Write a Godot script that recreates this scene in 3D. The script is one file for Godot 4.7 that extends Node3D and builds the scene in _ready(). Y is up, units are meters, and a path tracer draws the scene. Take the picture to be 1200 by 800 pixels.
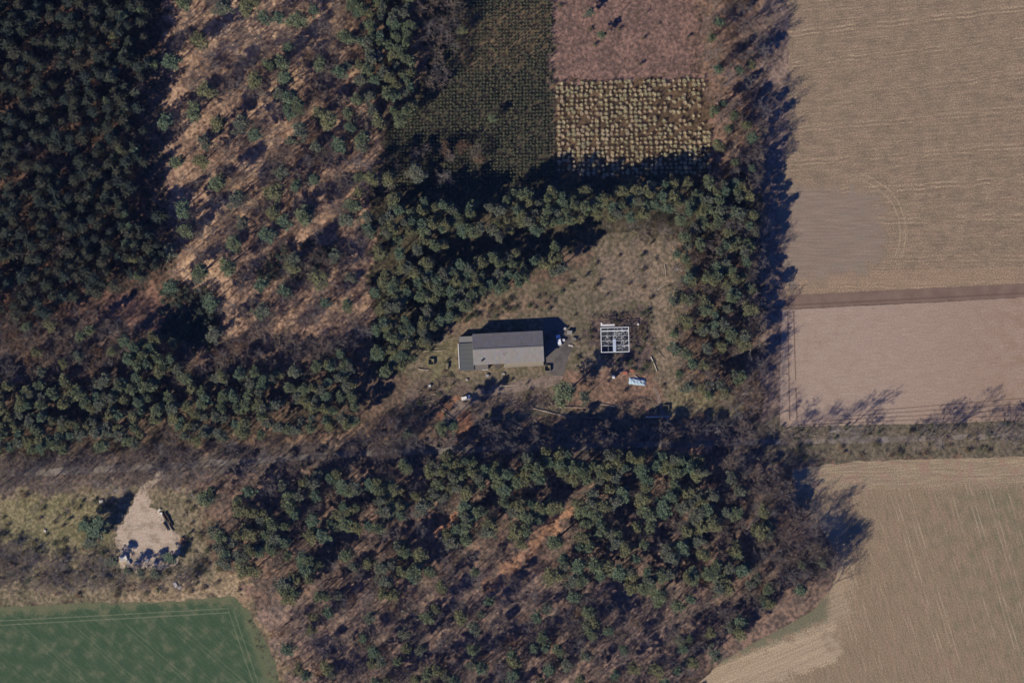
extends Node3D
# Aerial view of a barn in a clearing between pine woods and fields. 1 photograph pixel = 0.37 m on the ground.
const S := 0.37
const CAM_H := 1600.0
const SUN_ELEV := 29.0
var rng := RandomNumberGenerator.new()
var taken := {}

# ------------------------------------------------------------------ small helpers
func P(px: float, py: float, h := 0.0) -> Vector3:      # map position (map pixel) to metres, for a point h above ground
	var k := (CAM_H - h) / CAM_H
	return Vector3((px - 600.0) * S * k, h, (py - 400.0) * S * k)
func rf(a: float, b: float) -> float: return rng.randf_range(a, b)
func numbered(called: String) -> String:
	var n: int = taken.get(called, -1) + 1
	taken[called] = n
	return called if n == 0 else "%s_%03d" % [called, n]
func rgb(r: int, g: int, b: int) -> Color:               # sRGB bytes; matter at the end of winter is muted
	var y := (r * 0.3 + g * 0.59 + b * 0.11) / 255.0
	return Color(r / 255.0, g / 255.0, b / 255.0).lerp(Color(y, y, y * 1.02), 0.24)
func poly(a: Array) -> PackedVector2Array:
	var p := PackedVector2Array()
	for i in range(0, a.size(), 2): p.append(Vector2(a[i], a[i + 1]))
	return p
func inside(p: PackedVector2Array, x: float, y: float) -> bool: return Geometry2D.is_point_in_polygon(Vector2(x, y), p)

class MB:                                                # collects triangles with flat normals and vertex colours
	var v := PackedVector3Array()
	var n := PackedVector3Array()
	var c := PackedColorArray()
	func tri(a: Vector3, b: Vector3, d: Vector3, col: Color) -> void:
		var nn := (d - a).cross(b - a).normalized()
		v.append(a); v.append(b); v.append(d)
		n.append(nn); n.append(nn); n.append(nn)
		c.append(col); c.append(col); c.append(col)
	func quad(a: Vector3, b: Vector3, d: Vector3, e: Vector3, col: Color) -> void:
		tri(a, b, d, col); tri(a, d, e, col)
	func box(ctr: Vector3, size: Vector3, col: Color, b := Basis.IDENTITY) -> void:
		var x := b.x * size.x * 0.5
		var y := b.y * size.y * 0.5
		var z := b.z * size.z * 0.5
		quad(ctr - x + y - z, ctr + x + y - z, ctr + x + y + z, ctr - x + y + z, col)
		quad(ctr - x - y + z, ctr + x - y + z, ctr + x - y - z, ctr - x - y - z, col)
		quad(ctr - x + y + z, ctr + x + y + z, ctr + x - y + z, ctr - x - y + z, col)
		quad(ctr + x + y - z, ctr - x + y - z, ctr - x - y - z, ctr + x - y - z, col)
		quad(ctr + x + y + z, ctr + x + y - z, ctr + x - y - z, ctr + x - y + z, col)
		quad(ctr - x + y - z, ctr - x + y + z, ctr - x - y + z, ctr - x - y - z, col)
	func tube(a: Vector3, b: Vector3, ra: float, rb: float, sides: int, col: Color, capped := false) -> void:
		var d := (b - a).normalized()
		var u := d.cross(Vector3.UP if absf(d.y) < 0.9 else Vector3.RIGHT).normalized()
		var w := d.cross(u)
		for k in sides:
			var t0 := TAU * k / sides
			var t1 := TAU * (k + 1) / sides
			var e0 := u * cos(t0) + w * sin(t0)
			var e1 := u * cos(t1) + w * sin(t1)
			quad(a + e0 * ra, b + e0 * rb, b + e1 * rb, a + e1 * ra, col)
			if capped:
				tri(b, b + e1 * rb, b + e0 * rb, col); tri(a, a + e0 * ra, a + e1 * ra, col)
	func mesh() -> ArrayMesh:
		var m := ArrayMesh.new()
		add_to(m)
		return m
	func add_to(m: ArrayMesh) -> void:
		var arr := []
		arr.resize(Mesh.ARRAY_MAX)
		arr[Mesh.ARRAY_VERTEX] = v; arr[Mesh.ARRAY_NORMAL] = n; arr[Mesh.ARRAY_COLOR] = c
		m.add_surface_from_arrays(Mesh.PRIMITIVE_TRIANGLES, arr)

func vmat(rough := 0.9, metal := 0.0) -> StandardMaterial3D:
	var m := StandardMaterial3D.new()
	m.vertex_color_use_as_albedo = true
	m.roughness = rough
	m.metallic = metal
	m.metallic_specular = 0.3
	m.cull_mode = BaseMaterial3D.CULL_DISABLED
	return m
func lin(r: int, g: int, b: int) -> Color: return rgb(r, g, b).srgb_to_linear()

func obj(called: String, mesh: Mesh, m: Material, parent: Node) -> MeshInstance3D:
	var o := MeshInstance3D.new()
	o.name = numbered(called) if parent == self else called
	o.mesh = mesh
	o.material_override = m
	parent.add_child(o, true)
	return o
func thing(called: String, label: String, category: String, at := Vector3.ZERO, turn := 0.0, group := "") -> Node3D:
	var o := Node3D.new()
	o.name = numbered(called)
	add_child(o)
	o.position = at
	o.rotation.y = turn
	tag(o, label, category, group)
	return o
func tag(o: Node, label: String, category: String, group := "") -> void:
	o.set_meta("label", label); o.set_meta("category", category)
	if group != "": o.set_meta("group", group)

var M := {}

# ------------------------------------------------------------------ ground
var TEXW := 1320
var TEXH := 920
func noise_bytes(w: int, h: int, seed_: int, freq: float, oct := 3) -> PackedByteArray:
	var f := FastNoiseLite.new()
	f.seed = seed_
	f.noise_type = FastNoiseLite.TYPE_SIMPLEX_SMOOTH
	f.frequency = freq
	f.fractal_octaves = oct
	return f.get_image(w, h, false, false, true).get_data()

func tex_material(img: Image, rough := 0.95) -> StandardMaterial3D:
	var m := StandardMaterial3D.new()
	img.generate_mipmaps()
	m.albedo_texture = ImageTexture.create_from_image(img)
	m.roughness = rough
	m.metallic_specular = 0.2
	m.cull_mode = BaseMaterial3D.CULL_DISABLED
	return m

func ground_regions() -> Array:                          # [polygon, main soil or litter colour, second colour]; later ones lie over earlier ones
	return [
		[poly([-60, -60, 205, -60, 185, 70, 165, 130, 190, 250, 190, 330, 60, 372, -60, 385]), rgb(112, 80, 62), rgb(64, 54, 46)],
		[poly([195, -60, 440, -60, 440, 400, 270, 412, 255, 330, 205, 330, 195, 190]), rgb(184, 142, 106), rgb(132, 100, 78)],
		[poly([380, -20, 420, -20, 330, 130, 300, 230, 245, 350, 205, 320, 280, 200, 310, 100]), rgb(206, 162, 120), rgb(174, 132, 96)],
		[poly([235, 40, 270, 0, 340, 0, 345, 40, 300, 65, 245, 60]), rgb(212, 170, 128), rgb(176, 136, 102)],
		[poly([60, 375, 100, 350, 190, 335, 190, 400, 60, 420]), rgb(152, 106, 80), rgb(106, 80, 64)],
		[poly([-60, 390, 60, 375, 250, 400, 430, 390, 430, 430, 220, 440, -60, 450]), rgb(132, 102, 80), rgb(96, 78, 64)],
		[poly([-60, 455, 420, 420, 430, 505, 250, 520, -60, 535]), rgb(120, 92, 70), rgb(84, 72, 56)],
		[poly([190, 522, 330, 506, 432, 498, 436, 514, 330, 522, 200, 534]), rgb(172, 132, 92), rgb(132, 106, 78)],
		[poly([-60, 535, 430, 515, 900, 498, 900, 535, 430, 550, 200, 575, -60, 580]), rgb(118, 98, 84), rgb(86, 76, 68)],
		[poly([500, -60, 648, -60, 650, 215, 450, 235, 450, 160, 500, 90]), rgb(82, 72, 52), rgb(58, 54, 42)],
		[poly([540, 20, 640, 0, 640, 60, 560, 90, 530, 70]), rgb(118, 94, 64), rgb(84, 70, 50)],
		[poly([646, -60, 825, -60, 822, 94, 650, 98]), rgb(146, 108, 88), rgb(116, 88, 74)],
		[poly([650, 96, 832, 92, 836, 210, 652, 212]), rgb(112, 84, 56), rgb(84, 66, 46)],
		[poly([820, -60, 900, -60, 895, 220, 836, 225]), rgb(152, 112, 86), rgb(110, 86, 68)],
		[poly([430, 220, 880, 205, 890, 290, 715, 285, 440, 320]), rgb(90, 78, 56), rgb(62, 58, 44)],
		[poly([436, 310, 670, 290, 560, 350, 490, 430, 436, 445]), rgb(92, 80, 58), rgb(62, 58, 44)],
		[poly([480, 415, 505, 400, 545, 360, 600, 340, 660, 330, 715, 272, 785, 270, 800, 330, 800, 455, 860, 480, 560, 492, 470, 490]), rgb(126, 108, 82), rgb(100, 90, 64)],
		[poly([520, 385, 545, 358, 640, 345, 650, 362, 560, 378, 540, 400]), rgb(142, 112, 84), rgb(112, 94, 72)],
		[poly([700, 300, 730, 280, 775, 285, 780, 340, 745, 358, 705, 340]), rgb(140, 116, 90), rgb(114, 98, 78)],
		[poly([765, 290, 790, 285, 800, 450, 772, 450]), rgb(146, 122, 96), rgb(112, 98, 76)],
		[poly([500, 405, 536, 400, 536, 450, 500, 450]), rgb(126, 114, 76), rgb(108, 98, 64)],
		[poly([690, 372, 760, 365, 765, 430, 740, 440, 690, 400]), rgb(116, 92, 80), rgb(88, 74, 66)],
		[poly([480, 448, 560, 452, 640, 445, 650, 470, 560, 488, 480, 486]), rgb(122, 100, 82), rgb(100, 84, 68)],
		[poly([650, 440, 690, 432, 770, 438, 775, 470, 740, 482, 660, 480]), rgb(146, 108, 82), rgb(116, 88, 68)],
		[poly([505, 480, 530, 460, 545, 476, 560, 490, 545, 508, 525, 512]), rgb(166, 108, 72), rgb(128, 88, 62)],
		[poly([790, 455, 870, 470, 870, 492, 780, 488]), rgb(140, 122, 84), rgb(116, 104, 72)],
		[poly([230, 560, 560, 540, 900, 535, 985, 650, 980, 700, 800, 800, 780, 860, 330, 860, 290, 690]), rgb(146, 112, 88), rgb(98, 82, 70)],
		[poly([300, 715, 430, 680, 560, 665, 700, 680, 830, 680, 800, 800, 780, 860, 330, 860]), rgb(160, 126, 102), rgb(114, 96, 84)],
		[poly([480, 640, 535, 590, 545, 600, 490, 645]), rgb(190, 132, 92), rgb(160, 108, 76)],
		[poly([560, 690, 660, 590, 672, 600, 580, 700]), rgb(180, 128, 90), rgb(150, 106, 76)],
		[poly([780, 530, 830, 500, 850, 520, 800, 545]), rgb(176, 132, 104), rgb(146, 108, 84)],
		[poly([-60, 578, 150, 572, 235, 575, 245, 655, 290, 695, 290, 705, 0, 712, -60, 715]), rgb(146, 126, 92), rgb(110, 100, 70)],
		[poly([0, 590, 60, 582, 120, 590, 130, 640, 60, 650, 0, 640]), rgb(142, 128, 84), rgb(116, 108, 66)],
		[poly([230, 672, 285, 672, 292, 698, 200, 706, 140, 704, 140, 694]), rgb(176, 146, 106), rgb(140, 118, 84)],
		[poly([270, 700, 292, 694, 300, 720, 345, 810, 345, 860, 318, 860]), rgb(156, 126, 90), rgb(118, 102, 72)],
		[poly([894, -60, 930, -60, 930, 500, 894, 500]), rgb(148, 120, 98), rgb(126, 102, 84)],
		[poly([894, 492, 1270, 484, 1270, 536, 930, 545, 894, 545]), rgb(118, 104, 80), rgb(96, 88, 68)],
	]

func build_ground() -> void:
	var base := MeshInstance3D.new()
	base.name = "ground"
	var pm := PlaneMesh.new()
	pm.size = Vector2(3000, 3000)
	base.mesh = pm
	var bm := StandardMaterial3D.new()
	bm.albedo_color = rgb(118, 98, 74)
	bm.roughness = 1.0
	base.material_override = bm
	base.position.y = -0.06
	base.set_meta("kind", "structure")
	add_child(base)
	# floor of the wood and the clearings: litter, humus, moss and grass in patches
	var lw := 330
	var lh := 230
	var la := Image.create(lw, lh, false, Image.FORMAT_RGB8)
	var lb := Image.create(lw, lh, false, Image.FORMAT_RGB8)
	la.fill(rgb(128, 98, 74)); lb.fill(rgb(92, 76, 60))
	for r in ground_regions():
		var p: PackedVector2Array = r[0]
		var lo := Vector2(1e9, 1e9)
		var hi := -lo
		for q in p:
			lo = lo.min(q); hi = hi.max(q)
		for j in range(maxi(0, int((lo.y + 60) / 4)), mini(lh, int((hi.y + 60) / 4) + 1)):
			for i in range(maxi(0, int((lo.x + 60) / 4)), mini(lw, int((hi.x + 60) / 4) + 1)):
				if inside(p, i * 4 - 58, j * 4 - 58):
					la.set_pixel(i, j, r[1]); lb.set_pixel(i, j, r[2])
	la.resize(TEXW, TEXH, Image.INTERPOLATE_BILINEAR)
	lb.resize(TEXW, TEXH, Image.INTERPOLATE_BILINEAR)
	var a := la.get_data()
	var b := lb.get_data()
	var n1 := noise_bytes(TEXW, TEXH, 11, 0.035, 4)
	var n2 := noise_bytes(TEXW, TEXH, 12, 0.16, 3)
	var n3 := noise_bytes(TEXW, TEXH, 13, 0.55, 2)
	var wx := noise_bytes(TEXW, TEXH, 14, 0.05, 3)
	var wy := noise_bytes(TEXW, TEXH, 15, 0.05, 3)
	var out := PackedByteArray()
	out.resize(TEXW * TEXH * 3)
	for j in TEXH:
		for i in TEXW:
			var k := j * TEXW + i
			var sx := clampi(i + (wx[k] - 128) / 9, 0, TEXW - 1)
			var sy := clampi(j + (wy[k] - 128) / 9, 0, TEXH - 1)
			var q := (sy * TEXW + sx) * 3
			var t := clampf((n1[k] * 0.5 + n2[k] * 0.5 - 92) / 70.0, 0.0, 1.0)
			var g := 0.80 + n3[k] / 640.0 + (n2[k] - 128) / 900.0
			var o := k * 3
			out[o] = clampi(int((b[q] + (a[q] - b[q]) * t) * g), 0, 255)
			out[o + 1] = clampi(int((b[q + 1] + (a[q + 1] - b[q + 1]) * t) * g), 0, 255)
			out[o + 2] = clampi(int((b[q + 2] + (a[q + 2] - b[q + 2]) * t) * g), 0, 255)
	var fm := tex_material(Image.create_from_data(TEXW, TEXH, false, Image.FORMAT_RGB8, out))
	var pl := PlaneMesh.new()
	pl.size = Vector2(TEXW * S, TEXH * S)
	var fl := MeshInstance3D.new()
	fl.name = "forest_floor"
	fl.mesh = pl
	fl.material_override = fm
	fl.set_meta("kind", "structure")
	add_child(fl)

# a flat sheet of ground with an uneven outline and its own computed soil texture: paint(x, y in map pixels, n fine, n mid) -> Color
func sheet(called: String, outline: Array, y: float, res: float, seed_: int, wobble: float, paint: Callable) -> MeshInstance3D:
	var p := poly(outline)
	var q := PackedVector2Array()
	var f := FastNoiseLite.new()
	f.seed = seed_
	f.frequency = 0.06
	for i in p.size():
		var a := p[i]
		var b := p[(i + 1) % p.size()]
		var steps := maxi(1, int(a.distance_to(b) / 5.0))
		for s in steps:
			var c := a.lerp(b, float(s) / steps)
			q.append(c + Vector2(f.get_noise_2d(c.x, c.y), f.get_noise_2d(c.x + 500, c.y)) * wobble)
	var lo := Vector2(1e9, 1e9)
	var hi := -lo
	for c in q:
		lo = lo.min(c); hi = hi.max(c)
	var w := int((hi.x - lo.x) * res)
	var h := int((hi.y - lo.y) * res)
	var n1 := noise_bytes(w, h, seed_ + 1, 0.5 / res, 2)
	var n2 := noise_bytes(w, h, seed_ + 2, 0.05 / res, 4)
	var data := PackedByteArray()
	data.resize(w * h * 3)
	for j in h:
		for i in w:
			var k := j * w + i
			var c: Color = paint.call(lo.x + i / res, lo.y + j / res, n1[k] / 255.0, n2[k] / 255.0)
			data[k * 3] = clampi(int(c.r * 255), 0, 255)
			data[k * 3 + 1] = clampi(int(c.g * 255), 0, 255)
			data[k * 3 + 2] = clampi(int(c.b * 255), 0, 255)
	var st := SurfaceTool.new()
	st.begin(Mesh.PRIMITIVE_TRIANGLES)
	for k in Geometry2D.triangulate_polygon(q):
		st.set_normal(Vector3.UP)
		st.set_uv((q[k] - lo) / (hi - lo))
		var v := P(q[k].x, q[k].y)
		v.y = y
		st.add_vertex(v)
	var o := MeshInstance3D.new()
	o.name = called
	o.mesh = st.commit()
	o.material_override = tex_material(Image.create_from_data(w, h, false, Image.FORMAT_RGB8, data))
	o.set_meta("kind", "structure")
	add_child(o)
	return o

func hsh(i: int, k: int) -> float:
	return fposmod(sin(i * 12.9898 + k * 78.233) * 43758.5453, 1.0)
func stripe(v: float, width: float) -> float: return clampf(1.0 - absf(v) / width, 0.0, 1.0)

func build_fields() -> void:
	var fs := FastNoiseLite.new()
	fs.seed = 5
	fs.frequency = 0.05
	var stubble := func(x: float, y: float, n: float, m: float) -> Color:
		var slope := 0.11 - 0.06 * clampf((y - 80) / 160.0, 0.0, 1.0) - 0.05 * clampf((y - 220) / 60.0, 0.0, 1.0)
		var d := y + (x - 920) * slope                     # drilling direction fans out a little
		var band := fs.get_noise_2d(x * 0.35, d * 9.0) * 0.6 + fs.get_noise_2d(x * 1.4 + 90, d * 18.0) * 0.6
		var c := rgb(148, 122, 92).lerp(rgb(132, 113, 85), clampf((m - 0.35) * 2.0, 0.0, 1.0))
		c = c.lerp(rgb(184, 152, 110), clampf(band * 0.9, 0.0, 0.55))
		c = c.lerp(rgb(104, 82, 62), clampf(-band * 0.8, 0.0, 0.45))
		var wob := fs.get_noise_2d(x * 0.5, 700.0) * 2.0
		var id := roundf((d + wob) / 37.0)
		var line: float = d + wob - 37.0 * id - hsh(int(id), 3) * 7.0
		var worn := clampf(0.55 + fs.get_noise_2d(x * 0.8, id * 40.0) * 1.5, 0.0, 1.0) * (0.55 + 0.45 * hsh(int(id), 4))
		var pair := maxf(stripe(line - 2.4, 1.4), stripe(line + 2.4, 1.4))
		c = c.lerp(rgb(188, 158, 114), pair * worn * (0.3 + n * 0.9))
		c = c.lerp(rgb(106, 84, 64), maxf(stripe(line, 1.2), stripe(line - 4.6, 1.2)) * worn * 0.5)
		var e := Vector2(x - 990, y - 272).length()            # curved headland tracks round the bare patch
		if x > 1010 and y < 300: c = c.lerp(rgb(184, 154, 112), maxf(stripe(e - 64 + wob, 1.4), stripe(e - 71 + wob, 1.3)) * 0.6 * clampf(0.4 + m, 0.0, 1.0))
		if y > 320.0 - (x - 920) * 0.03: c = c.lerp(rgb(166, 132, 96), 0.45)
		# bare worked soil, its edge ragged
		var rx := maxf(absf(x - 955) - 30.0, 0.0)
		var ry := maxf(absf(y - (274 - (x - 955) * 0.06)) - 2.0, 0.0)
		var dist := 57.0 - Vector2(rx * 0.95, ry).length() + (m - 0.5) * 26.0 + (n - 0.5) * 12.0
		var bb := fs.get_noise_2d(x * 0.5, y * 7.0)
		var soil := rgb(154, 130, 106).lerp(rgb(134, 112, 90), clampf(0.5 + bb * 0.9, 0.0, 1.0))
		soil = soil.lerp(rgb(140, 126, 100), clampf((m - 0.55) * 2.0, 0.0, 0.5))
		c = c.lerp(soil, clampf(dist / 13.0, 0.0, 0.94))
		return c * lerpf(0.74 + 0.52 * n, 0.94 + 0.1 * n, clampf(dist / 13.0, 0.0, 0.8))
	sheet("stubble_field", [924, -70, 1275, -70, 1275, 330, 1100, 338, 921, 349, 914, 250, 924, 150], 0.02, 1.5, 21, 2.0, stubble)
	var strip := func(x: float, y: float, n: float, m: float) -> Color:
		var c := rgb(136, 108, 88).lerp(rgb(120, 94, 76), m)
		c = c.lerp(rgb(98, 74, 58), stripe(y - (357 - (x - 925) * 0.051), 1.3) * 0.7)
		return c * (0.9 + 0.2 * n)
	sheet("field_margin", [919, 346, 1100, 337, 1275, 328, 1275, 345, 1100, 353, 921, 362], 0.05, 1.5, 41, 1.0, strip)
	var plough := func(x: float, y: float, n: float, m: float) -> Color:
		var band := fs.get_noise_2d(x * 0.3, y * 8.0 + x * 0.3)
		var c := rgb(166, 138, 112).lerp(rgb(154, 122, 92), clampf((x - 1040) / 120.0 + (m - 0.5) * 1.5, 0.0, 1.0))
		c = c.lerp(rgb(146, 116, 96), clampf(band * 0.9, 0.0, 0.6))
		c = c.lerp(rgb(176, 150, 126), clampf((m - 0.4) * 0.9 + (1010 - absf(x - 1010)) * 0.0003, 0.0, 0.45))
		c = c.lerp(rgb(144, 114, 94), clampf(fs.get_noise_2d(x * 0.9 + 80, y * 16.0) * 0.8, 0.0, 0.35))
		c = c.lerp(rgb(196, 166, 140), clampf(fs.get_noise_2d(x * 0.6 + 300, y * 10.0) - 0.42, 0.0, 0.2) * 3.0)
		if y > 364 and y < 492 and m > 0.2:                             # wheel ruts of the headland
			c = c.lerp(rgb(96, 70, 54), stripe(x - 923.0 - (y - 364) * 0.02, 1.0) * 0.8)
			c = c.lerp(rgb(96, 70, 54), stripe(x - 930.0 - (y - 364) * 0.03, 1.0) * 0.8)
		for k in 4:
			c = c.lerp(rgb(100, 74, 60), stripe(y - (496 - k * 3.6 - (x - 960) * (0.045 + 0.012 * k)), 0.9) * (0.7 if x > 940 + k * 25 else 0.0))
		return c * (0.87 + 0.26 * n)
	sheet("ploughed_field", [917, 363, 1100, 354, 1275, 344, 1275, 490, 1100, 496, 914, 500, 915, 430], 0.06, 1.5, 51, 0.8, plough)
	var winter := func(x: float, y: float, n: float, m: float) -> Color:
		var d := x - (y - 560) * 0.30
		var band := fs.get_noise_2d(d * 3.0, y * 0.3)
		var band2 := fs.get_noise_2d(d * 14.0 + 40, y * 0.7)
		var c := rgb(146, 122, 88).lerp(rgb(118, 110, 78), clampf((m - 0.42) * 1.4 + (x - 1130) / 220.0 - (y - 680) / 500.0, 0.0, 1.0))
		c = c.lerp(rgb(160, 124, 94), clampf(band * 1.2, 0.0, 0.6))
		c = c.lerp(rgb(112, 96, 72), clampf(band2 * 0.9, 0.0, 0.5))
		c = c.lerp(rgb(170, 146, 110), clampf(-band2 * 0.6, 0.0, 0.3))
		var id := roundf(d / 23.0)
		var line: float = d - 23.0 * id - hsh(int(id), 2) * 9.0
		var worn := clampf(0.5 + fs.get_noise_2d(y * 0.6, id * 31.0) * 1.5, 0.0, 1.0) * (0.45 + 0.55 * hsh(int(id), 5))
		c = c.lerp(rgb(182, 156, 118), maxf(stripe(line, 1.1), stripe(line + 5.0, 1.0) * hsh(int(id), 1)) * worn)
		var hb := fs.get_noise_2d(x * 0.4, y * 9.0 + x * 0.6)
		var head := clampf((580 - (x - 940) * 0.03 + (m - 0.5) * 16.0 + (n - 0.5) * 14.0 - y) / 9.0, 0.0, 1.0)   # headland, worked the other way
		var hc := rgb(172, 148, 108).lerp(rgb(138, 118, 88), clampf(0.5 + hb, 0.0, 1.0)).lerp(rgb(158, 118, 94), clampf((m - 0.5) * 2.0, 0.0, 0.6))
		c = c.lerp(hc, head)
		var turn := Vector2(x - 985, y - 700).angle()           # curved headland by the wood
		var low := y - (792 - (x - 830) * 0.40)
		var lowm := clampf((30 + (m - 0.5) * 30.0 + (n - 0.5) * 16.0 - absf(low - 16.0)) / 12.0, 0.0, 1.0) * clampf((990 + (m - 0.5) * 40.0 - x) / 25.0, 0.0, 1.0)
		var side := clampf((22 + (m - 0.5) * 20.0 + (n - 0.5) * 12.0 - absf(x - 972 - (y - 620) * 0.1)) / 12.0, 0.0, 1.0) * clampf((740 - y) / 20.0, 0.0, 1.0) * clampf((y - 585) / 20.0, 0.0, 1.0)
		var pale := rgb(190, 162, 122).lerp(rgb(158, 134, 100), clampf(0.5 + fs.get_noise_2d((x + y * 2.2) * 1.2, low * 8.0) * 1.2, 0.0, 1.0))
		c = c.lerp(pale, maxf(lowm, side * 0.6))
		c = c.lerp(rgb(106, 106, 76), clampf((-low - 8.0 + (m - 0.5) * 16.0) / 8.0, 0.0, 0.75) * clampf((975 - x) / 10.0, 0.0, 1.0) * clampf((y - 690) / 15.0, 0.0, 1.0))
		return c * (0.78 + 0.44 * n)
	sheet("winter_field", [928, 550, 1000, 541, 1275, 532, 1275, 870, 800, 870, 812, 808, 845, 775, 905, 742, 952, 716, 975, 690, 985, 660, 962, 618, 932, 590], 0.02, 1.5, 61, 2.2, winter)
	var green := func(x: float, y: float, n: float, m: float) -> Color:
		var c := rgb(62, 88, 56).lerp(rgb(82, 98, 64), clampf((m - 0.35) * 2.0, 0.0, 1.0))
		c = c.lerp(rgb(112, 110, 78), clampf((m - 0.6) * 2.0, 0.0, 0.5))
		c = c.lerp(rgb(54, 74, 48), clampf(fs.get_noise_2d((x - y * 1.1) * 7.0, (x + y) * 0.4) * 0.9, 0.0, 0.45))
		c = c.lerp(rgb(100, 110, 74), clampf(fs.get_noise_2d((x - y * 1.1) * 3.0 + 70, (x + y) * 0.5) * 0.8, 0.0, 0.4))
		var top := y - (727 - x * 0.052 - x * x * 0.00001)
		c = c.lerp(rgb(112, 110, 72), clampf((-top - 2.0) / 12.0 + (m - 0.5) * 1.4 + (n - 0.5) * 0.6, 0.0, 0.8))
		c = c.lerp(rgb(140, 138, 98), maxf(stripe(top, 0.9), stripe(top - 5, 0.9)) * (0.7 if x < 268 else 0.0))
		var s1 := x - (272 + (y - 712) * 0.34)
		c = c.lerp(rgb(140, 138, 98), maxf(stripe(s1, 0.9), stripe(s1 + 6, 0.9)) * (0.6 if y > 714 else 0.0))
		c = c.lerp(rgb(108, 110, 72), clampf((s1 - 4.0) / 10.0, 0.0, 0.7))
		for k in 4:                                           # tramlines run down to the lower right
			var d := (y - 730) - (x - (208 - k * 62)) * 0.88
			c = c.lerp(rgb(126, 128, 88), maxf(stripe(d, 1.0), stripe(d - 6, 1.0) * 0.6) * (0.55 if x > 208 - k * 62 else 0.0))
		return c * (0.86 + 0.28 * n)
	sheet("green_field", [-70, 722, 0, 712, 90, 706, 180, 706, 272, 698, 292, 716, 320, 770, 345, 870, -70, 870], 0.02, 1.5, 71, 3.0, green)
	var gravel := func(x: float, y: float, n: float, m: float) -> Color:
		var c := rgb(186, 160, 130).lerp(rgb(156, 134, 106), clampf((m - 0.42) * 3.0, 0.0, 1.0))
		c = c.lerp(rgb(196, 178, 152), clampf(fs.get_noise_2d(x * 2.0, y * 5.0) * 1.2, 0.0, 0.6))
		return c * (0.85 + 0.3 * n)
	sheet("gravel_yard", [158, 582, 166, 572, 182, 556, 192, 547, 196, 550, 186, 562, 174, 576, 178, 592, 188, 604, 205, 620, 212, 640, 208, 660, 190, 668, 160, 670, 138, 662, 136, 622, 150, 605], 0.03, 2.0, 81, 7.0, gravel)
	var track := func(x: float, y: float, n: float, m: float) -> Color:
		var c := rgb(134, 122, 108).lerp(rgb(110, 98, 84), clampf((m - 0.4) * 3.0, 0.0, 1.0))
		return c * (0.85 + 0.3 * n)
	sheet("road", [-70, 552, 100, 547, 300, 536, 430, 527, 600, 522, 760, 517, 900, 514, 1050, 511, 1275, 505, 1275, 512, 1050, 518, 900, 521, 760, 524, 600, 529, 430, 534, 300, 543, 100, 555, -70, 560], 0.04, 1.0, 91, 2.0, track)
	var drive := func(x: float, y: float, n: float, m: float) -> Color:
		return rgb(104, 96, 88).lerp(rgb(84, 76, 70), clampf((m - 0.4) * 3.0, 0.0, 1.0)) * (0.88 + 0.24 * n)
	sheet("driveway", [637, 372, 659, 372, 668, 392, 671, 408, 664, 424, 660, 440, 640, 438, 646, 428, 638, 423], 0.03, 2.0, 101, 2.0, drive)
	var dirt := func(x: float, y: float, n: float, m: float) -> Color:
		return rgb(138, 116, 96).lerp(rgb(112, 94, 78), clampf((m - 0.4) * 3.0, 0.0, 1.0)) * (0.82 + 0.36 * n)
	sheet("path", [640, 439, 660, 441, 656, 452, 630, 455, 590, 462, 560, 470, 545, 480, 525, 500, 512, 498, 535, 470, 552, 458, 590, 450, 625, 446], 0.025, 1.5, 111, 3.0, dirt)
	sheet("footpath", [765, 452, 768, 452, 774, 466, 778, 482, 790, 496, 786, 498, 774, 484, 770, 468], 0.025, 2.0, 113, 1.0, dirt)

# ------------------------------------------------------------------ plants
func vary(c: Color, amt: float) -> Color:
	var f := 1.0 + rf(-amt, amt)
	return Color(c.r * f * (1.0 + rf(-0.06, 0.06)), c.g * f, c.b * f * (1.0 + rf(-0.08, 0.08)))
func rdir() -> Vector3:
	var y := rf(-1, 1)
	var a := rf(0, TAU)
	var r := sqrt(1 - y * y)
	return Vector3(cos(a) * r, y, sin(a) * r)

func blade(mb: MB, p: Vector3, d: Vector3, len_: float, wid: float, col: Color) -> void:
	var s := d.cross(rdir()).normalized() * wid * 0.5
	mb.tri(p - s, p + s, p + d * len_, col)

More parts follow.
